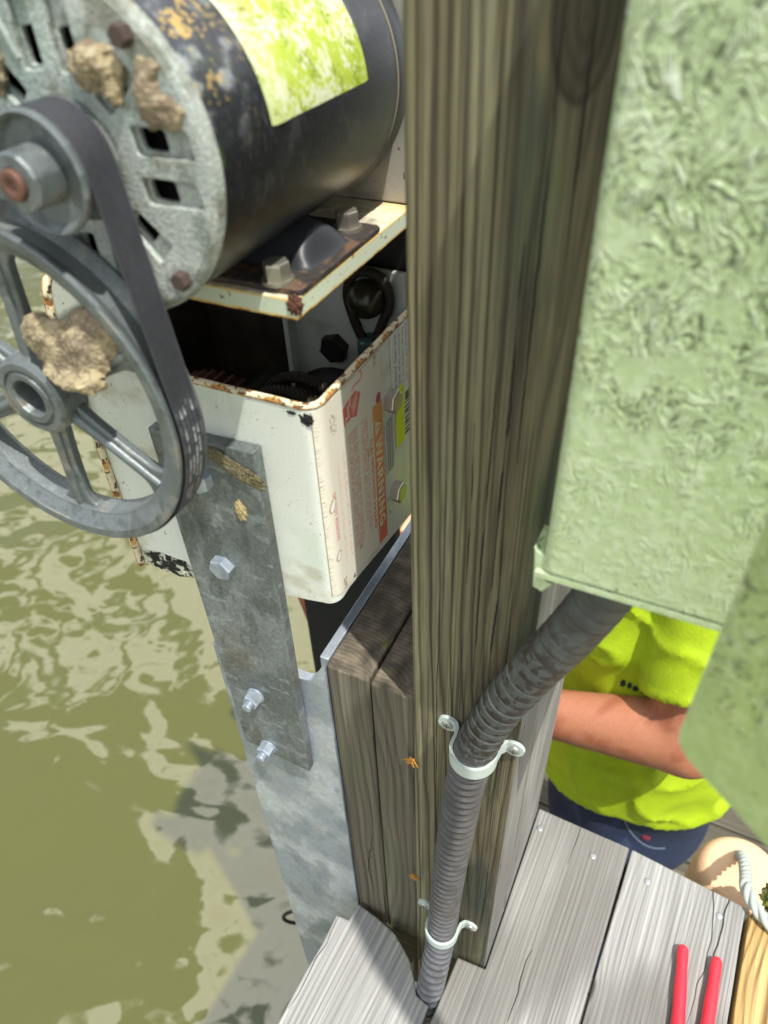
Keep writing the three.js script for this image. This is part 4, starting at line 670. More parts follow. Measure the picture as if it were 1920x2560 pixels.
  const dome = new THREE.BufferGeometry(); { const pos = [], ix = [], n = 36, m = 24; for (let i = 0; i <= n; i++) for (let j = 0; j <= m; j++) { const x = mix(-0.252, -0.2035, i / n), z = mix(-0.3765, -0.3245, j / m), a = (z + 0.3505) / 0.024, w = 1 - Math.min(1, a * a), t = ss(-0.2045, -0.216, x); pos.push(x, 0.7932 + 0.021 * Math.pow(w, 0.62) * t * (0.72 + 0.5 * cl((-0.216 - x) / 0.035)), z); } for (let i = 0; i < n; i++) for (let j = 0; j < m; j++) { const a = i * (m + 1) + j, b = a + m + 1; ix.push(a, a + 1, b, b, a + 1, b + 1); } dome.setAttribute('position', new THREE.Float32BufferAttribute(pos, 3)); dome.setIndex(ix); dome.computeVertexNormals(); const u = new Float32Array(pos.length / 3 * 2); for (let i = 0; i < pos.length / 3; i++) { u[2 * i] = pos[3 * i] * 1.3; u[2 * i + 1] = pos[3 * i + 2]; } dome.setAttribute('uv', new THREE.BufferAttribute(u, 2)); }
  obj('gusset', dome, M.black, foot);
  for (const [z, sp] of [[-0.3105, 0.3], [-0.3892, 0.1]]) obj('bolt', hexHead(V3(-0.2162, 0.7936, z), V3(0, 1, 0), 0.0074, 0.0092, sp, 0.0088), M.nickel, foot);
  for (const z of [-0.31, -0.389]) obj('bolt', hexHead(V3(-0.325, 0.7902, z), V3(0, 1, 0), 0.0090, 0.0102, 0.2, 0.0102), M.nickel, motor);
}
// mud daubers' nests: clay pressed onto the metal
function clay(blobs, seed, h = 0.0010) {
  const lo = [1e9, 1e9, 1e9], hi = [-1e9, -1e9, -1e9];
  for (const [c, r] of blobs) for (let k = 0; k < 3; k++) { lo[k] = Math.min(lo[k], c[k] - r[k] * 1.3 - 0.004); hi[k] = Math.max(hi[k], c[k] + r[k] * 1.3 + 0.004); }
  return nets((x, y, z) => { let d = 1; for (const [c, r] of blobs) { const q = Math.hypot((x - c[0]) / r[0], (y - c[1]) / r[1], (z - c[2]) / r[2]); d = smin(d, (q - 1) * Math.min(r[0], r[1]) * 0.75, 0.003); } return d - 0.0016 * f3(x * 150 + seed, y * 150, z * 150) - 0.0007 * f3(x * 520, y * 520 + seed, z * 520); }, lo, hi, h);
}
single('mud_nest', clay([[[-0.2415, 0.9040, -0.2450], [0.0110, 0.0075, 0.0055]], [[-0.2350, 0.8975, -0.2452], [0.0040, 0.0080, 0.0036]], [[-0.2475, 0.9000, -0.2452], [0.0056, 0.0058, 0.0036]]], 3), M.mud, 'tan mud nest over a vent of the motor end shield', 'mud nest', 'mud nests on the motor');
single('mud_nest', clay([[[-0.2180, 0.8925, -0.2455], [0.0070, 0.0092, 0.0040]], [[-0.2105, 0.8890, -0.2460], [0.0062, 0.0056, 0.0034]], [[-0.2175, 0.9030, -0.2458], [0.0062, 0.0042, 0.0024]]], 9), M.mud, 'lumpy tan mud nest near the shield rim below a rusty bolt', 'mud nest', 'mud nests on the motor');
single('mud_nest', clay([[[-0.300, 0.905, -0.2452], [0.0100, 0.0160, 0.0042]]], 15), M.mud, 'crusty yellowish mud nest on the shield above the belt', 'mud nest', 'mud nests on the motor');

// ---------------------------------------------------------------- pulleys and belt
M.cast = mat(T.cast, { bump: 0.00022, roughness: 0.46, metalness: 0.45 });
const BC = V3(-0.3257, 0.7470, 0);
{
  const sp = thing('motor_pulley', 'small grey grooved pulley with long hub on the motor shaft', 'pulley', [MC.x, MC.y, -0.23]);
  obj('sheave', planar(crease([[0.0108, -0.2268], [0.0205, -0.2262], [0.0222, -0.2228], [0.0235, -0.2216], [0.0246, -0.2226], [0.0246, -0.2246], [0.0208, -0.2300], [0.0208, -0.2375], [0.0246, -0.2425], [0.0246, -0.2446], [0.0220, -0.2450], [0.0064, -0.2450]], V3(MC.x, MC.y, 0), MZ, 96), 'z'), M.cast, sp);
  obj('hub', planar(crease([[0.0120, -0.2275], [0.0118, -0.2120], [0.0110, -0.2108], [0.0066, -0.2106], [0.0064, -0.2130]], V3(MC.x, MC.y, 0), MZ, 64), 'z'), M.cast, sp);

  const bp = thing('drive_pulley', 'large spoked cast pulley hanging in front of the white housing', 'pulley', [BC.x, BC.y, -0.23]);
  const rim = obj('rim', planar(crease([[0.0812, -0.2330], [0.0816, -0.2290], [0.0824, -0.2278], [0.0838, -0.2272], [0.0905, -0.2228], [0.0914, -0.2218], [0.0962, -0.2213], [0.0971, -0.2219], [0.0972, -0.2236], [0.0930, -0.2296], [0.0930, -0.2376], [0.0972, -0.2434], [0.0972, -0.2450], [0.0960, -0.2455], [0.0850, -0.2440], [0.0812, -0.2400], [0.0812, -0.2330]], V3(BC.x, BC.y, 0), MZ, 160), 'z'), M.cast, bp);
  for (let k = 0; k < 6; k++) {
    const a = THREE.MathUtils.degToRad(-93 + 60 * k), s = new THREE.Shape();
    s.moveTo(0.018, -0.0085); s.bezierCurveTo(0.028, -0.0066, 0.05, -0.0060, 0.070, -0.0066); s.quadraticCurveTo(0.079, -0.0075, 0.0825, -0.0175); s.lineTo(0.0835, 0.0175); s.quadraticCurveTo(0.079, 0.0075, 0.070, 0.0066); s.bezierCurveTo(0.05, 0.0060, 0.028, 0.0066, 0.018, 0.0085); s.closePath();
    const g = extr(s, 0.0062, 0.0016, 'z', [0, 0, -0.2366], 3); g.rotateZ(a); g.translate(BC.x, BC.y, 0);
    const sk = obj('spoke', planar(g, 'z'), M.cast, bp);
    const r = cyl(V3(0.016, 0, -0.2306), V3(0.0815, 0, -0.2306), 0.0036, 0.0024, 12); r.scale(1, 1, 1); r.rotateZ(a); r.translate(BC.x, BC.y, 0); obj('rib', planar(r, 'z'), M.cast, sk);
  }
  obj('hub', planar(crease([[0.0105, -0.2440], [0.0105, -0.2222], [0.0112, -0.2212], [0.0148, -0.2208], [0.0152, -0.2226], [0.0166, -0.2228], [0.0170, -0.2216], [0.0205, -0.2216], [0.0228, -0.2236], [0.0232, -0.2290], [0.0232, -0.2400]], V3(BC.x, BC.y, 0), MZ, 72), 'z'), M.cast, bp);
  obj('bore_plug', lathe([[0.0001, -0.2375], [0.0108, -0.2375], [0.0108, -0.2385]], V3(BC.x, BC.y, 0), MZ, 32), plain([120, 108, 92], { roughness: 0.8, metalness: 0.3 }), bp, 'dusty end of the driven shaft in the bore');

  // belt: outer tangents of both sheaves
  const r1 = 0.0247, r2 = 0.0984, A = new THREE.Vector2(MC.x, MC.y), B = new THREE.Vector2(BC.x, BC.y), d = B.clone().sub(A), D = d.length(), th = Math.atan2(d.y, d.x), be = Math.acos((r1 - r2) / D), pts = [];
  const onC = (c, r, a) => [c.x + r * Math.cos(a), c.y + r * Math.sin(a)];
  const a1 = th + be, a2 = th - be;                                  // tangent angles on both circles
  for (let k = 0; k <= 40; k++) pts.push(onC(A, r1, mix(a1, a2 + 2 * Math.PI, k / 40)));
  const e1 = pts[pts.length - 1], s2 = onC(B, r2, a2);
  for (let k = 1; k < 14; k++) pts.push([mix(e1[0], s2[0], k / 14), mix(e1[1], s2[1], k / 14)]);
  for (let k = 0; k <= 120; k++) pts.push(onC(B, r2, mix(a2 + 2 * Math.PI, a1 + 2 * Math.PI, k / 120)));
  const n0 = pts.length; const last = pts[n0 - 1], first = pts[0]; for (let k = 1; k < 14; k++) pts.push([mix(last[0], first[0], k / 14), mix(last[1], first[1], k / 14)]);
  const n = pts.length, pos = [], uv = [], ix = [], L = [0]; for (let i = 1; i <= n; i++) L.push(L[i - 1] + Math.hypot(pts[i % n][0] - pts[i - 1][0], pts[i % n][1] - pts[i - 1][1]));
  const prof = [[0, -0.2424], [0, -0.2248], [-0.0050, -0.2290], [-0.0050, -0.2380]], M4 = prof.length;
  for (let i = 0; i <= n; i++) {
    const p = pts[i % n], a = pts[(i - 1 + n) % n], b = pts[(i + 1) % n]; let nx = b[1] - a[1], ny = -(b[0] - a[0]); const l = Math.hypot(nx, ny); nx /= l; ny /= l;
    const cx = mix(A.x, B.x, 0.6), cy = mix(A.y, B.y, 0.6); if ((p[0] - cx) * nx + (p[1] - cy) * ny < 0) { nx = -nx; ny = -ny; }
    for (let k = 0; k <= M4; k++) { const [o, z] = prof[k % M4]; pos.push(p[0] + nx * o, p[1] + ny * o, z); uv.push([0, 1, 0.96, 0.04, 0][k], L[i] / L[n]); }
  }
  for (let i = 0; i < n; i++) for (let k = 0; k < M4; k++) { const a = i * (M4 + 1) + k, b = a + M4 + 1; ix.push(a, b, a + 1, b, b + 1, a + 1); }
  let g = new THREE.BufferGeometry(); g.setAttribute('position', new THREE.Float32BufferAttribute(pos, 3)); g.setAttribute('uv', new THREE.Float32BufferAttribute(uv, 2)); g.setIndex(ix); g = g.toNonIndexed(); g.computeVertexNormals();
  { // smooth along the loop only
    const P = g.attributes.position, N = g.attributes.normal, key = new Map(), f = (i) => `${P.getX(i).toFixed(5)},${P.getY(i).toFixed(5)},${P.getZ(i).toFixed(5)}`;
    for (let i = 0; i < P.count; i++) { const k = f(i); if (!key.has(k)) key.set(k, []); key.get(k).push(V3(N.getX(i), N.getY(i), N.getZ(i))); }
    for (let i = 0; i < P.count; i++) { const me = V3(N.getX(i), N.getY(i), N.getZ(i)), s = V3(0, 0, 0); for (const q of key.get(f(i))) if (q.dot(me) > 0.8) s.add(q); s.normalize(); N.setXYZ(i, s.x, s.y, s.z); }
  }
  const bt = single('drive_belt', g, mat(T.belt, { bump: 0.0002, roughness: 0.55, side: THREE.DoubleSide }), 'black rubber drive belt running round the small and large pulleys', 'belt');
  const bx = BC.x, by = BC.y; single('mud_nest', clay([[[bx + 0.036, by + 0.034, -0.2275], [0.026, 0.0150, 0.0062]], [[bx + 0.040, by + 0.0205, -0.2225], [0.0175, 0.0064, 0.0068]], [[bx + 0.0230, by + 0.0400, -0.2270], [0.0125, 0.0105, 0.0060]], [[bx + 0.0540, by + 0.0440, -0.2310], [0.0150, 0.0140, 0.0056]]], 21, 0.0012), M.mud, 'big tan mud nest caked on the spokes of the large pulley', 'mud nest');
}

// ---------------------------------------------------------------- conduit and its straps
{
  const path = new THREE.CatmullRomCurve3([[-0.1035, -0.075, -0.243], [-0.1025, -0.03, -0.247], [-0.1015, 0.02, -0.262], [-0.1010, 0.07, -0.279], [-0.1005, 0.12, -0.2848], [-0.0975, 0.22, -0.2852], [-0.0920, 0.33, -0.2852], [-0.0866, 0.42, -0.2850], [-0.0810, 0.470, -0.2838], [-0.0690, 0.525, -0.2815], [-0.0490, 0.585, -0.2790], [-0.0280, 0.640, -0.2780], [-0.0130, 0.690, -0.2780], [-0.0085, 0.730, -0.2780]].map((p) => V3(...p)), false, 'centripetal');
  const L = path.getLength(), N = 1700, K = 32, F = path.computeFrenetFrames(N), pos = [], uv = [], ix = [];
  for (let i = 0; i <= N; i++) {
    const t = i / N, s = t * L, p = path.getPointAt(t), ph = s / 0.0108, f = ph - Math.floor(ph);
    const low = 1 - ss(0.60, 0.72, s), mid = ss(0.54, 0.60, s), vlow = 1 - ss(0.13, 0.18, s);
    const ridge = Math.pow(0.5 + 0.5 * Math.cos(f * 2 * Math.PI), 0.75), step = f;                   // round ribs below, shallow overlapping coils above
    const r = 0.0146 + (mix(0.0030 * (ridge - 0.62) * (1 - 0.35 * vlow), 0.0011 * (step - 0.5), mid)) * Math.max(low, 0.2);
    for (let k = 0; k <= K; k++) { const a = k / K * 2 * Math.PI; const q = p.clone().addScaledVector(F.normals[i], Math.cos(a) * r).addScaledVector(F.binormals[i], Math.sin(a) * r); pos.push(q.x, q.y, q.z); uv.push(k / K, s); }
  }
  for (let i = 0; i < N; i++) for (let k = 0; k < K; k++) { const a = i * (K + 1) + k, b = a + K + 1; ix.push(a, a + 1, b, b, a + 1, b + 1); }
  const g = new THREE.BufferGeometry(); g.setAttribute('position', new THREE.Float32BufferAttribute(pos, 3)); g.setAttribute('uv', new THREE.Float32BufferAttribute(uv, 2)); g.setIndex(ix); g.computeVertexNormals();
  single('flexible_conduit', g, mat(T.conduit, { bump: 0.0001, roughness: 0.5, side: THREE.DoubleSide }), 'grey ribbed flexible conduit climbing the post into the green box', 'conduit');
  M.strap = plain([180, 192, 184], { roughness: 0.45 });
  M.strapScrew = plain([176, 178, 170], { roughness: 0.4, metalness: 0.8 });
  for (const [xc, y, w, l] of [[-0.0822, 0.4640, 0.0255, 'pale grey plastic strap holding the conduit bend near the post corner'], [-0.1010, 0.1010, 0.0255, 'pale grey plastic strap low on the post just above the deck']]) {
    const s = thing('conduit_strap', l, 'strap', [xc, y, -0.2985], 'straps holding the conduit'); const zc = -0.2842, R = 0.0178, P = [];
    const zb = -0.2992; P.push([xc - w, zb], [xc - w + 0.004, zb + 0.0002], [xc - 0.0205, zb + 0.0010], [xc - 0.0183, -0.2952]);
    P.push(...arc(xc, zc, R, Math.PI * 1.06, -Math.PI * 0.06, 26)); P.push([xc + 0.0183, -0.2952], [xc + 0.0205, zb + 0.0010], [xc + w - 0.004, zb + 0.0002], [xc + w, zb]);
    const band = wall(P, 0.0026, (q, p) => y + 0.0062, (q, p) => y - 0.0062, 3, 1); obj('band', band, M.strap, s);
    for (const e of [-1, 1]) {
      const tab = new THREE.CylinderGeometry(0.0078, 0.0082, 0.0026, 28); tab.rotateX(Math.PI / 2); tab.translate(xc + e * (w + 0.0005), y, -0.2999); obj('ear', tab, M.strap, s);
      const sc = obj('screw', lathe([[0.0045, 0], [0.0044, 0.0012], [0.0034, 0.0019], [0.0001, 0.0022]], V3(xc + e * (w + 0.0008), y - 0.0004, -0.2987), MZ, 22), M.strapScrew, s);
      obj('screw_slot', join([rbox(xc + e * (w + 0.0008) - 0.0026, xc + e * (w + 0.0008) + 0.0026, y - 0.0009, y + 0.0001, -0.2970, -0.29645, 0.0001), rbox(xc + e * (w + 0.0008) - 0.0005, xc + e * (w + 0.0008) + 0.0005, y - 0.0030, y + 0.0022, -0.2970, -0.29650, 0.0001)]), plain([70, 70, 64], { roughness: 0.8 }), sc);
    }
  }
}

// ---------------------------------------------------------------- green junction box
// keeps only the outer skin of a moulded tray (drops the back)
function skin(g) { const N = g.attributes.normal, keep = []; for (let i = 0; i < N.count; i += 3) if (N.getZ(i) + N.getZ(i + 1) + N.getZ(i + 2) > -2.4) keep.push(i, i + 1, i + 2); const o = new THREE.BufferGeometry(); for (const k of ['position', 'normal', 'uv']) { const a = g.attributes[k], q = new Float32Array(keep.length * a.itemSize); keep.forEach((v, i) => { for (let c = 0; c < a.itemSize; c++) q[i * a.itemSize + c] = a.array[v * a.itemSize + c]; }); o.setAttribute(k, new THREE.BufferAttribute(q, a.itemSize)); } return o; }
M.sage = mat(T.sage, { bump: 0.0029, roughness: 0.34, clearcoat: 0.55, clearcoatRoughness: 0.14 });
{
  M.sageFlat = mat(T.sage, { bump: 0.0006, roughness: 0.4, clearcoat: 0.3, clearcoatRoughness: 0.2 });
  const b = thing('junction_box', 'mossy pale green fibreglass junction box on the side of the post, cover hanging open', 'junction box', [0.0, 0.69, -0.34]);
  const y0 = 0.6962, y1 = 1.02, s = new THREE.Shape(), x0 = -0.0478, x1 = 0.078, z0 = -0.435, z1 = -0.2545, r = 0.0065;
  s.moveTo(x0 + r, -z1); s.lineTo(x1, -z1); s.lineTo(x1, -z0); s.lineTo(x0 + r, -z0); s.quadraticCurveTo(x0, -z0, x0, -z0 - r); s.lineTo(x0, -z1 + r); s.quadraticCurveTo(x0, -z1, x0 + r, -z1);
  const body = obj('box_body', planar(extr(s, y1 - y0, 0.0022, 'y', [0, y0, 0], 3), 'y', [0.05, -0.69]), M.sage, b);
  const q = new THREE.Shape(); q.moveTo(x0 - 0.003, -z1 + 0.0005); q.lineTo(x1, -z1 + 0.0005); q.lineTo(x1, -z0); q.lineTo(x0 - 0.003, -z0); q.closePath();
  obj('bottom_flange', planar(extr(q, 0.0052, 0.0012, 'y', [0, y0 - 0.0054, 0], 3), 'y', [0.1, -0.69]), M.sageFlat, body);
  // mounting foot: tapered lug with a dark spot, at the back edge against the post
  const f = new THREE.Shape(); f.moveTo(-0.0528, 0.7085); f.lineTo(-0.0440, 0.7040); f.lineTo(-0.0400, 0.6945); f.lineTo(-0.0378, 0.6930); f.lineTo(-0.0462, 0.6800); f.lineTo(-0.0512, 0.6820); f.closePath();
  const lug = extr(f, 0.019, 0.0012, 'z', [0, 0, -0.2760], 2); obj('mounting_lug', planar(lug, 'y', [0, -0.66]), M.sageFlat, b);
  obj('lug_spot', lump(V3(-0.0428, 0.6912, -0.2568), 0.0026, 0.0024, 0.0007, 0.3, 2, 3, 2), plain([58, 50, 34], { roughness: 0.95 }), b, 'dark spot on the lug');  // small dark lump on the lug face
  obj('back_spacer', planar(rbox(-0.0528, -0.0470, 0.70, 1.0, -0.425, -0.3700, 0.001), 'y'), M.sage, b);
  // the cover: a shallow tray turned towards the viewer, seen on its broad side
  const cs = new THREE.Shape(), W = 0.24, H0 = 0.6985, H1 = 1.0, k = 0.011; cs.moveTo(k, H0); cs.lineTo(W, H0); cs.lineTo(W, H1); cs.lineTo(0, H1); cs.lineTo(0, H0 + k); cs.quadraticCurveTo(0, H0, k, H0);
  const g = extr(cs, 0.026, 0.0035, 'z', [0, 0, -0.026], 4);
  const gp = skin(planar(g, 'y', [0.13, -0.66])); gp.rotateY(-Math.atan2(0.6097, 0.7926)); gp.translate(0.0242, 0, -0.1830);
  M.sageThin = mat(T.sage, { bump: 0.003, roughness: 0.9, phys: true, transmission: 0.5, thickness: 0, side: THREE.DoubleSide }); M.sageThin.color.setRGB(1, 1.0, 0.72);
  obj('cover', gp, M.sageThin, b, 'green cover hanging open nearest the camera');
}

// ---------------------------------------------------------------- pliers on the deck
{
  M.red = plain([214, 40, 58], { roughness: 0.42, clearcoat: 0.3, clearcoatRoughness: 0.3 });
  M.steel = plain([120, 122, 124], { roughness: 0.4, metalness: 0.8 });
  const t = thing('pliers', 'long handled tool with two red dipped grips lying on the deck', 'pliers', [0.165, 0, -0.3]);
  const grip = (a, b) => { const A = V3(...a), B = V3(...b), d = B.clone().sub(A), n = 22, pr = []; const l = d.length(); for (let i = 0; i <= 8; i++) { const s = 0.0066 * (1 - Math.cos(i / 8 * Math.PI / 2)); pr.push([0.0062 * Math.sin(i / 8 * Math.PI / 2), s]); } for (let i = 1; i <= n; i++) { const s = 0.0066 + i / n * (l - 0.0066); pr.push([0.0062 + 0.0011 * ss(0.01, 0.09, s) + 0.0003 * Math.sin(s * 160), s]); } const g = lathe(pr, A, d, 20); return g; };
  obj('grip', grip([0.1463, 0.0085, -0.4160], [0.1620, 0.0085, -0.2350]), M.red, t); obj('grip', grip([0.1831, 0.0085, -0.4190], [0.1800, 0.0085, -0.2350]), M.red, t);
  obj('jaw', join([cyl(V3(0.1618, 0.0085, -0.237), V3(0.1700, 0.0085, -0.165), 0.0046, 0.006, 12), cyl(V3(0.1800, 0.0085, -0.237), V3(0.1720, 0.0085, -0.165), 0.0046, 0.006, 12), rbox(0.160, 0.183, 0.002, 0.015, -0.17, -0.14, 0.004), rbox(0.163, 0.1700, 0.003, 0.014, -0.145, -0.09, 0.003), rbox(0.1715, 0.179, 0.003, 0.014, -0.145, -0.09, 0.003)]), M.steel, t);
}

// ---------------------------------------------------------------- things behind the deck
{
  const fl = thing('mooring_float', 'faded peach coloured round float behind the deck edge', 'float', [0.212, -0.25, -0.59]);
  obj('float_body', lathe([[0.001, -0.26], [0.03, -0.258], [0.050, -0.24], [0.059, -0.20], [0.0605, -0.13], [0.058, -0.108], [0.052, -0.0955], [0.044, -0.0905], [0.020, -0.0880], [0.001, -0.0875]], V3(0.2225, -0.010, -0.590), V3(0, 1, 0), 64), mat(tex(512, 512, null, (u, v, o) => { const n = fbm(u, v, 5, 5, 4, 91), f = fbm(u, v, 60, 60, 2, 95); set(o, 232, 192, 150); blend(o, 226, 166, 120, ss(0.5, 0.75, n) * 0.6); blend(o, 176, 170, 112, 0.7 * (1 - ss(0.5, 0.66, v)) * ss(0.3, 0.6, n)); o[3] = f; }), { bump: 0.0002, roughness: 0.6 }), fl);
  M.rope = plain([170, 178, 168], { roughness: 0.9 });
  const path = [[0.2200, -0.15, -0.645], [0.2130, -0.06, -0.585], [0.2090, -0.018, -0.540], [0.2050, 0.0085, -0.512], [0.2120, 0.0125, -0.4955], [0.2290, 0.0105, -0.4820], [0.2520, 0.010, -0.4730], [0.2760, 0.010, -0.4780], [0.2850, 0.006, -0.5050], [0.281, -0.03, -0.53], [0.28, -0.12, -0.55]];
  const c = new THREE.CatmullRomCurve3(path.map((p) => V3(...p))), seg = 150, F = c.computeFrenetFrames(seg), r = 0.0072;
  const rp = thing('rope', 'white twisted rope looped over the deck corner beside the float', 'rope', [0.23, 0, -0.5]);
  for (let k = 0; k < 3; k++) { const q = []; for (let i = 0; i <= seg; i++) { const a = k / 3 * 6.283 + i / seg * 10.5 * 6.283, p = c.getPointAt(i / seg); q.push(p.addScaledVector(F.normals[i], Math.cos(a) * r * 0.55).addScaledVector(F.binormals[i], Math.sin(a) * r * 0.55)); } obj('strand', tube(q, r * 0.56, 220, 8), M.rope, rp); }
  single('moss_clump', lump(V3(0.250, -0.004, -0.520), 0.024, 0.017, 0.020, 0.3, 3, 8, 5), mat(T.end, { bump: 0.002, roughness: 1, color: new THREE.Color(0.75, 0.95, 0.4) }), 'dark olive moss clump inside the rope loop', 'moss');
  // dark piling, peach fender, rusty pipe seen under the housing
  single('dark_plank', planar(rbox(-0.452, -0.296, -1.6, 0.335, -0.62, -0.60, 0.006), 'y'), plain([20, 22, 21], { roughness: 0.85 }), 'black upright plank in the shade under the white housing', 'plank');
  single('dock_fender', planar(rbox(-0.3865, -0.22, -1.6, 0.140, -0.93, -0.80, 0.004), 'y'), plain([236, 168, 128], { roughness: 0.7 }), 'peach coloured square fender glimpsed between the housing and the post', 'fender');
  single('rusty_pipe', cyl(V3(-0.640, 0.16, -0.80), V3(-0.33, -1.6, -0.86), 0.022, 0.024, 28), plain([132, 70, 50], { roughness: 0.85 }), 'reddish rusty pipe beside the black upright plank', 'pipe');
  single('cable_loop', (() => { const g = new THREE.TorusGeometry(0.030, 0.0034, 10, 48); g.rotateY(0.5); g.translate(-0.425, -0.525, -0.40); return g; })(), plain([20, 20, 20], { roughness: 0.6 }), 'black cable loop sticking out behind the angle post over the water', 'cable');
  // low landing on which the worker stands
  const low = struct('landing');
  for (let k = 0; k < 8; k++) obj('plank', planar(rbox(-0.25, 1.3, -1.236, -1.2, -1.75 + k * 0.146, -1.609 + k * 0.146, 0.003), 'x', [0.1 * k, 0.2 * k]), M.dark, low);
  for (const x of [-0.2, 1.25]) for (const z of [-1.7, -0.68]) obj('pile', cyl(V3(x, -2, z), V3(x, -1.237, z), 0.07, 0.07, 20), M.dark, low);
}

// ---------------------------------------------------------------- the worker behind the deck
{
  const P = thing('person', 'person in bright lime T-shirt and blue jeans standing behind the deck, forearm across the belly', 'person', [0.08, -1.2, -0.9]);
  const sh = [0.085, 0.175, -0.850], el = [0.1160, -0.0500, -0.7340], wr = [-0.0875, -0.1015, -0.7295], sh2 = [-0.035, 0.10, -1.10], el2 = [-0.10, -0.14, -1.08], wr2 = [-0.22, -0.10, -0.94], head = [-0.10, 0.30, -0.975];
  const torso = (x, y, z, g) => { const t = cl((y + 0.5) / 0.62), cx = mix(0.078, -0.030, t * t), cz = mix(-0.915, -0.965, t), a = mix(0.194, 0.130, t) + g, b = mix(0.178, 0.165, t) + g; const q = Math.hypot((x - cx) / a, (z - cz) / b); return Math.max((q - 1) * 0.14, y - 0.15 - g, -0.55 - y); };
  const arms = (x, y, z, g) => Math.min(smin(cap(x, y, z, sh, el, 0.060, 0.054), cap(x, y, z, el, wr, 0.056, 0.040), 0.012), smin(cap(x, y, z, sh2, el2, 0.058, 0.046), cap(x, y, z, el2, wr2, 0.048, 0.032), 0.012)) - g;
  const skull = (x, y, z) => smin(smin(Math.hypot((x - head[0]) / 1.05, (y - head[1] - 0.02) / 1.15, (z - head[2]) / 0.86) - 0.088, Math.hypot(x - head[0] + 0.045, (y - head[1] + 0.055), (z - head[2])) - 0.052, 0.03), cap(x, y, z, [head[0] - 0.098, head[1] - 0.01, head[2]], [head[0] - 0.112, head[1] - 0.028, head[2]], 0.011, 0.014), 0.02);
  const hand = (w, dir) => { const d = V3(...dir).normalize(), up = V3(0, 1, 0), n = d.clone().cross(up).normalize(); const at = (f, u, s) => [w[0] + d.x * f + up.x * u + n.x * s, w[1] + d.y * f + up.y * u + n.y * s, w[2] + d.z * f + up.z * u + n.z * s]; const bones = [[at(0.01, 0, 0), at(0.085, 0, 0), 0.026, 0.03]]; [-0.028, -0.010, 0.009, 0.027].forEach((u, k) => { const l = [0.05, 0.06, 0.065, 0.055][k]; bones.push([at(0.09, u, 0), at(0.09 + l * 0.6, u * 1.05, 0.006), 0.0098, 0.009], [at(0.09 + l * 0.6, u * 1.05, 0.006), at(0.09 + l, u * 1.05, 0.024), 0.009, 0.0075]); }); bones.push([at(0.035, 0.028, 0.004), at(0.075, 0.055, 0.02), 0.012, 0.0095], [at(0.075, 0.055, 0.02), at(0.098, 0.052, 0.034), 0.0095, 0.008]); return (x, y, z) => { let m = 1; for (const [a, b, r, s] of bones) m = smin(m, cap(x, y, z, a, b, r, s), 0.004); return m; }; };
  const h1 = hand(wr, [-1, -0.05, -0.1]), h2 = hand(wr2, [-0.9, 0.2, 0.4]);
  const body = (x, y, z) => { let d = smin(arms(x, y, z, 0), smin(Math.max(torso(x, y, z, -0.012), -0.30 - y), smin(skull(x, y, z), cap(x, y, z, [-0.05, 0.10, -0.965], [head[0] + 0.01, head[1] - 0.06, head[2]], 0.062, 0.055), 0.03), 0.04), 0.03); if (x < -0.05) d = smin(d, Math.min(h1(x, y, z), h2(x, y, z)), 0.012); return d; };
  M.skin = mat(T.skin, { bump: 0.0002, roughness: 0.5 });
  obj('body', nets(body, [-0.46, -0.50, -1.22], [0.30, 0.46, -0.64], 0.0085), M.skin, P);
  // the T-shirt: torso and short sleeves, with folds; hem dips in the middle
  const ridge = (v) => 1 - 2 * Math.abs(v), fold = (x, y, z) => 0.010 * Math.pow(Math.max(0, ridge(n3(x * 7 + y * 5, y * 9 - x * 4, z * 7))), 4) + 0.006 * n3(x * 9, y * 12, z * 9) + 0.006 * Math.sin(30 * (y - 0.5 * x) + 6 * n3(x * 6, y * 6, z * 6)) * ss(-0.37, -0.27, y) * (1 - ss(-0.2, -0.1, y)); const folds = (x, y, z) => fold(x, y, z) * (0.12 + 0.88 * ss(-0.38, -0.30, y));
  const hem = (x) => -0.360 + 0.16 * (x - 0.09) * (x - 0.09) - 0.42 * Math.max(0, 0.07 - x) + 0.003 * Math.sin(x * 30);
  const sv = [0.108, 0.026, -0.770];
  const shirt = (x, y, z) => { const fo = folds(x, y, z), t = Math.max(torso(x, y, z, 0.012) - fo, hem(x) - y), s1 = Math.max(cap(x, y, z, sh, el, 0.078, 0.074) - fo * 0.8 - 0.0025 * ss(0.016, 0.012, -((x - sv[0]) * 0.35 - (y - sv[1]) * 0.80 + (z - sv[2]) * 0.48)), ((x - sv[0]) * 0.35 - (y - sv[1]) * 0.80 + (z - sv[2]) * 0.48)), s2 = Math.max(cap(x, y, z, sh2, el2, 0.074, 0.066), -(y - 0.0)); return smin(smin(t, s1, 0.012), s2, 0.03); };
  obj('shirt', nets(shirt, [-0.30, -0.47, -1.24], [0.36, 0.26, -0.64], 0.0068), mat(T.cloth, { bump: 0.0004, roughness: 0.75, sheen: 0.3, sheenRoughness: 0.6 }), P, 'bright lime T-shirt with a dark print');
  const hip = [0.078, -0.44, -0.925];
  const jeans = (x, y, z) => { const pel = Math.max((Math.hypot((x - hip[0]) / 0.164, (z - hip[2]) / 0.172) - 1) * 0.15, y + 0.33, -0.60 - y); let d = pel; for (const s of [-1, 1]) d = smin(d, Math.min(cap(x, y, z, [0.09, -0.52, -0.925 + s * 0.09], [0.05, -0.86, -0.925 + s * 0.11], 0.098, 0.068), cap(x, y, z, [0.05, -0.86, -0.925 + s * 0.11], [0.10, -1.14, -0.925 + s * 0.12], 0.066, 0.058)), 0.04); return d - 0.004 * n3(x * 12, y * 9, z * 12) - 0.003 * Math.sin(40 * y + 20 * x); };
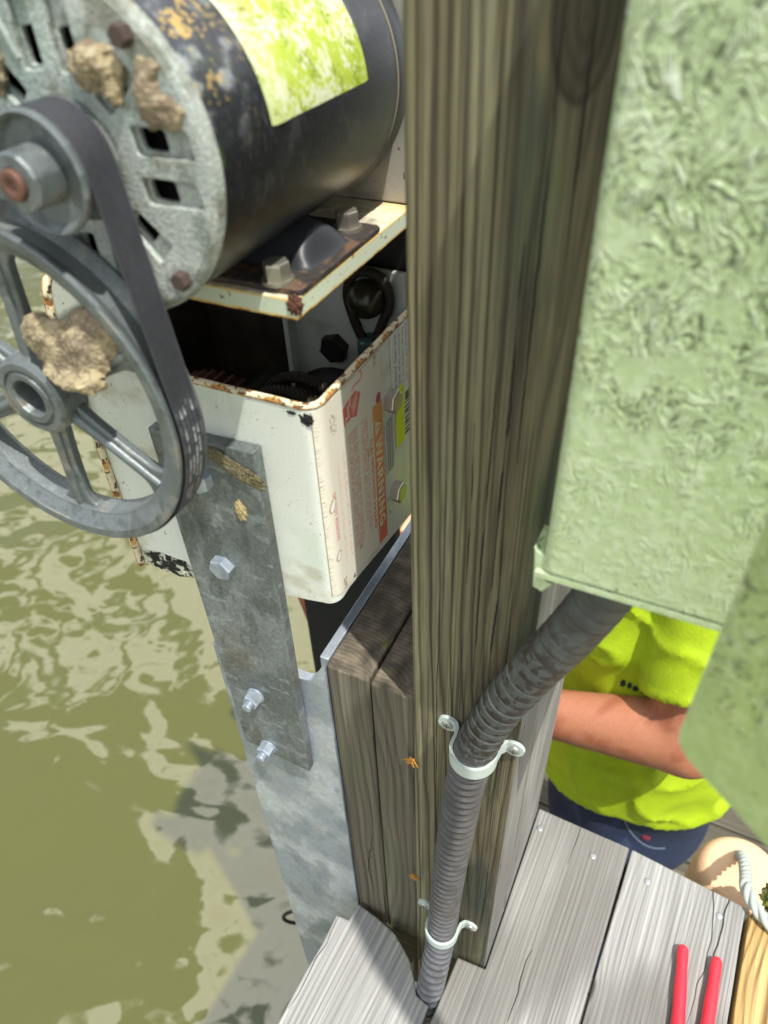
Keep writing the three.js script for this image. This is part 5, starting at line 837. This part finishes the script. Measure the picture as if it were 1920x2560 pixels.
  const je = obj('jeans', nets(jeans, [-0.18, -1.22, -1.20], [0.32, -0.31, -0.66], 0.011), mat(T.denim, { bump: 0.0005, roughness: 0.9 }), P);
  for (const s of [-1, 1]) { const z = -0.925 + s * 0.12; const boot = nets((x, y, zz) => Math.max(smin(cap(x, y, zz, [0.11, -1.13, z], [0.10, -1.16, z], 0.055, 0.05), cap(x, y, zz, [0.12, -1.165, z], [-0.06, -1.17, z], 0.042, 0.036), 0.03), -1.1995 - y), [-0.14, -1.22, z - 0.09], [0.22, -1.04, z + 0.09], 0.01); obj('boot', boot, plain([70, 54, 40], { roughness: 0.7 }), P); }
  // helper: push a point outward from the jeans / shirt axis until it sits on the cloth
  const onto = (f, x, y, cx, cz, dx) => { const d = V3(x - cx, 0, 0.17).normalize(); let t = 0.3; for (let i = 0; i < 80; i++) { const v = f(cx + d.x * t, y, cz + d.z * t); if (v < 0.0005) break; t -= Math.max(v * 0.6, 0.0004); } return V3(cx + d.x * t, y, cz + d.z * t); };
  const seam = []; for (let k = 0; k <= 10; k++) { const a = k / 10 * 1.5; seam.push(onto(jeans, 0.075 + 0.10 * (1 - Math.cos(a)), -0.365 - 0.085 * Math.sin(a), 0.095, -0.925)); }
  obj('pocket_seam', tube(seam, 0.0016, 60, 6), plain([92, 104, 118], { roughness: 0.9 }), je);
  const tg = onto(jeans, 0.122, -0.418, 0.095, -0.925); obj('pocket_tag', lump(tg, 0.008, 0.006, 0.004, 0.4, 3, 4, 3), plain([120, 42, 56], { roughness: 0.7 }), je, 'small pinkish red tag at the pocket');
  // chest print: a few dark letters' strokes on the shirt
  const pr = []; for (const [u, v, w, h] of [[0, 0, 0.007, 0.017], [0.010, 0.001, 0.006, 0.016], [0.019, 0, 0.008, 0.012], [0.034, -0.003, 0.012, 0.015]]) { const c = onto(shirt, 0.008 + u, -0.022 + v - u * 0.1, 0.02, -0.95); const g = lump(c, w * 0.55, h * 0.5, 0.0014, 0.25, 2, u * 90, 2); pr.push(g); }
  obj('shirt_print', join(pr), plain([26, 44, 40], { roughness: 0.8 }), P, 'dark print on the shirt chest');
  // hair and face
  obj('hair', nets((x, y, z) => Math.max(Math.hypot((x - head[0]) / 1.05, (y - head[1] - 0.022) / 1.17, (z - head[2]) / 0.88) - 0.095 - 0.004 * n3(x * 40, y * 40, z * 40), Math.min(head[1] + 0.055 - y, head[0] + 0.02 - x)), [-0.24, 0.16, -1.09], [0.03, 0.45, -0.86], 0.006), plain([66, 50, 36], { roughness: 0.8 }), P);
  for (const s of [-1, 1]) {
    const e = new THREE.SphereGeometry(0.0115, 16, 12); e.translate(head[0] - 0.082, head[1] + 0.015, head[2] + s * 0.032); obj('eye', e, plain([232, 230, 224], { roughness: 0.3 }), P);
    obj('ear', lump(V3(head[0] + 0.012, head[1] - 0.005, head[2] + s * 0.079), 0.020, 0.030, 0.008, 0.15, 2, s, 2), M.skin, P);
  }
  obj('mouth', lump(V3(head[0] - 0.095, head[1] - 0.055, head[2]), 0.004, 0.005, 0.023, 0.1, 2, 1, 2), plain([150, 84, 74], { roughness: 0.5 }), P);
}

renderer.render(scene, camera);
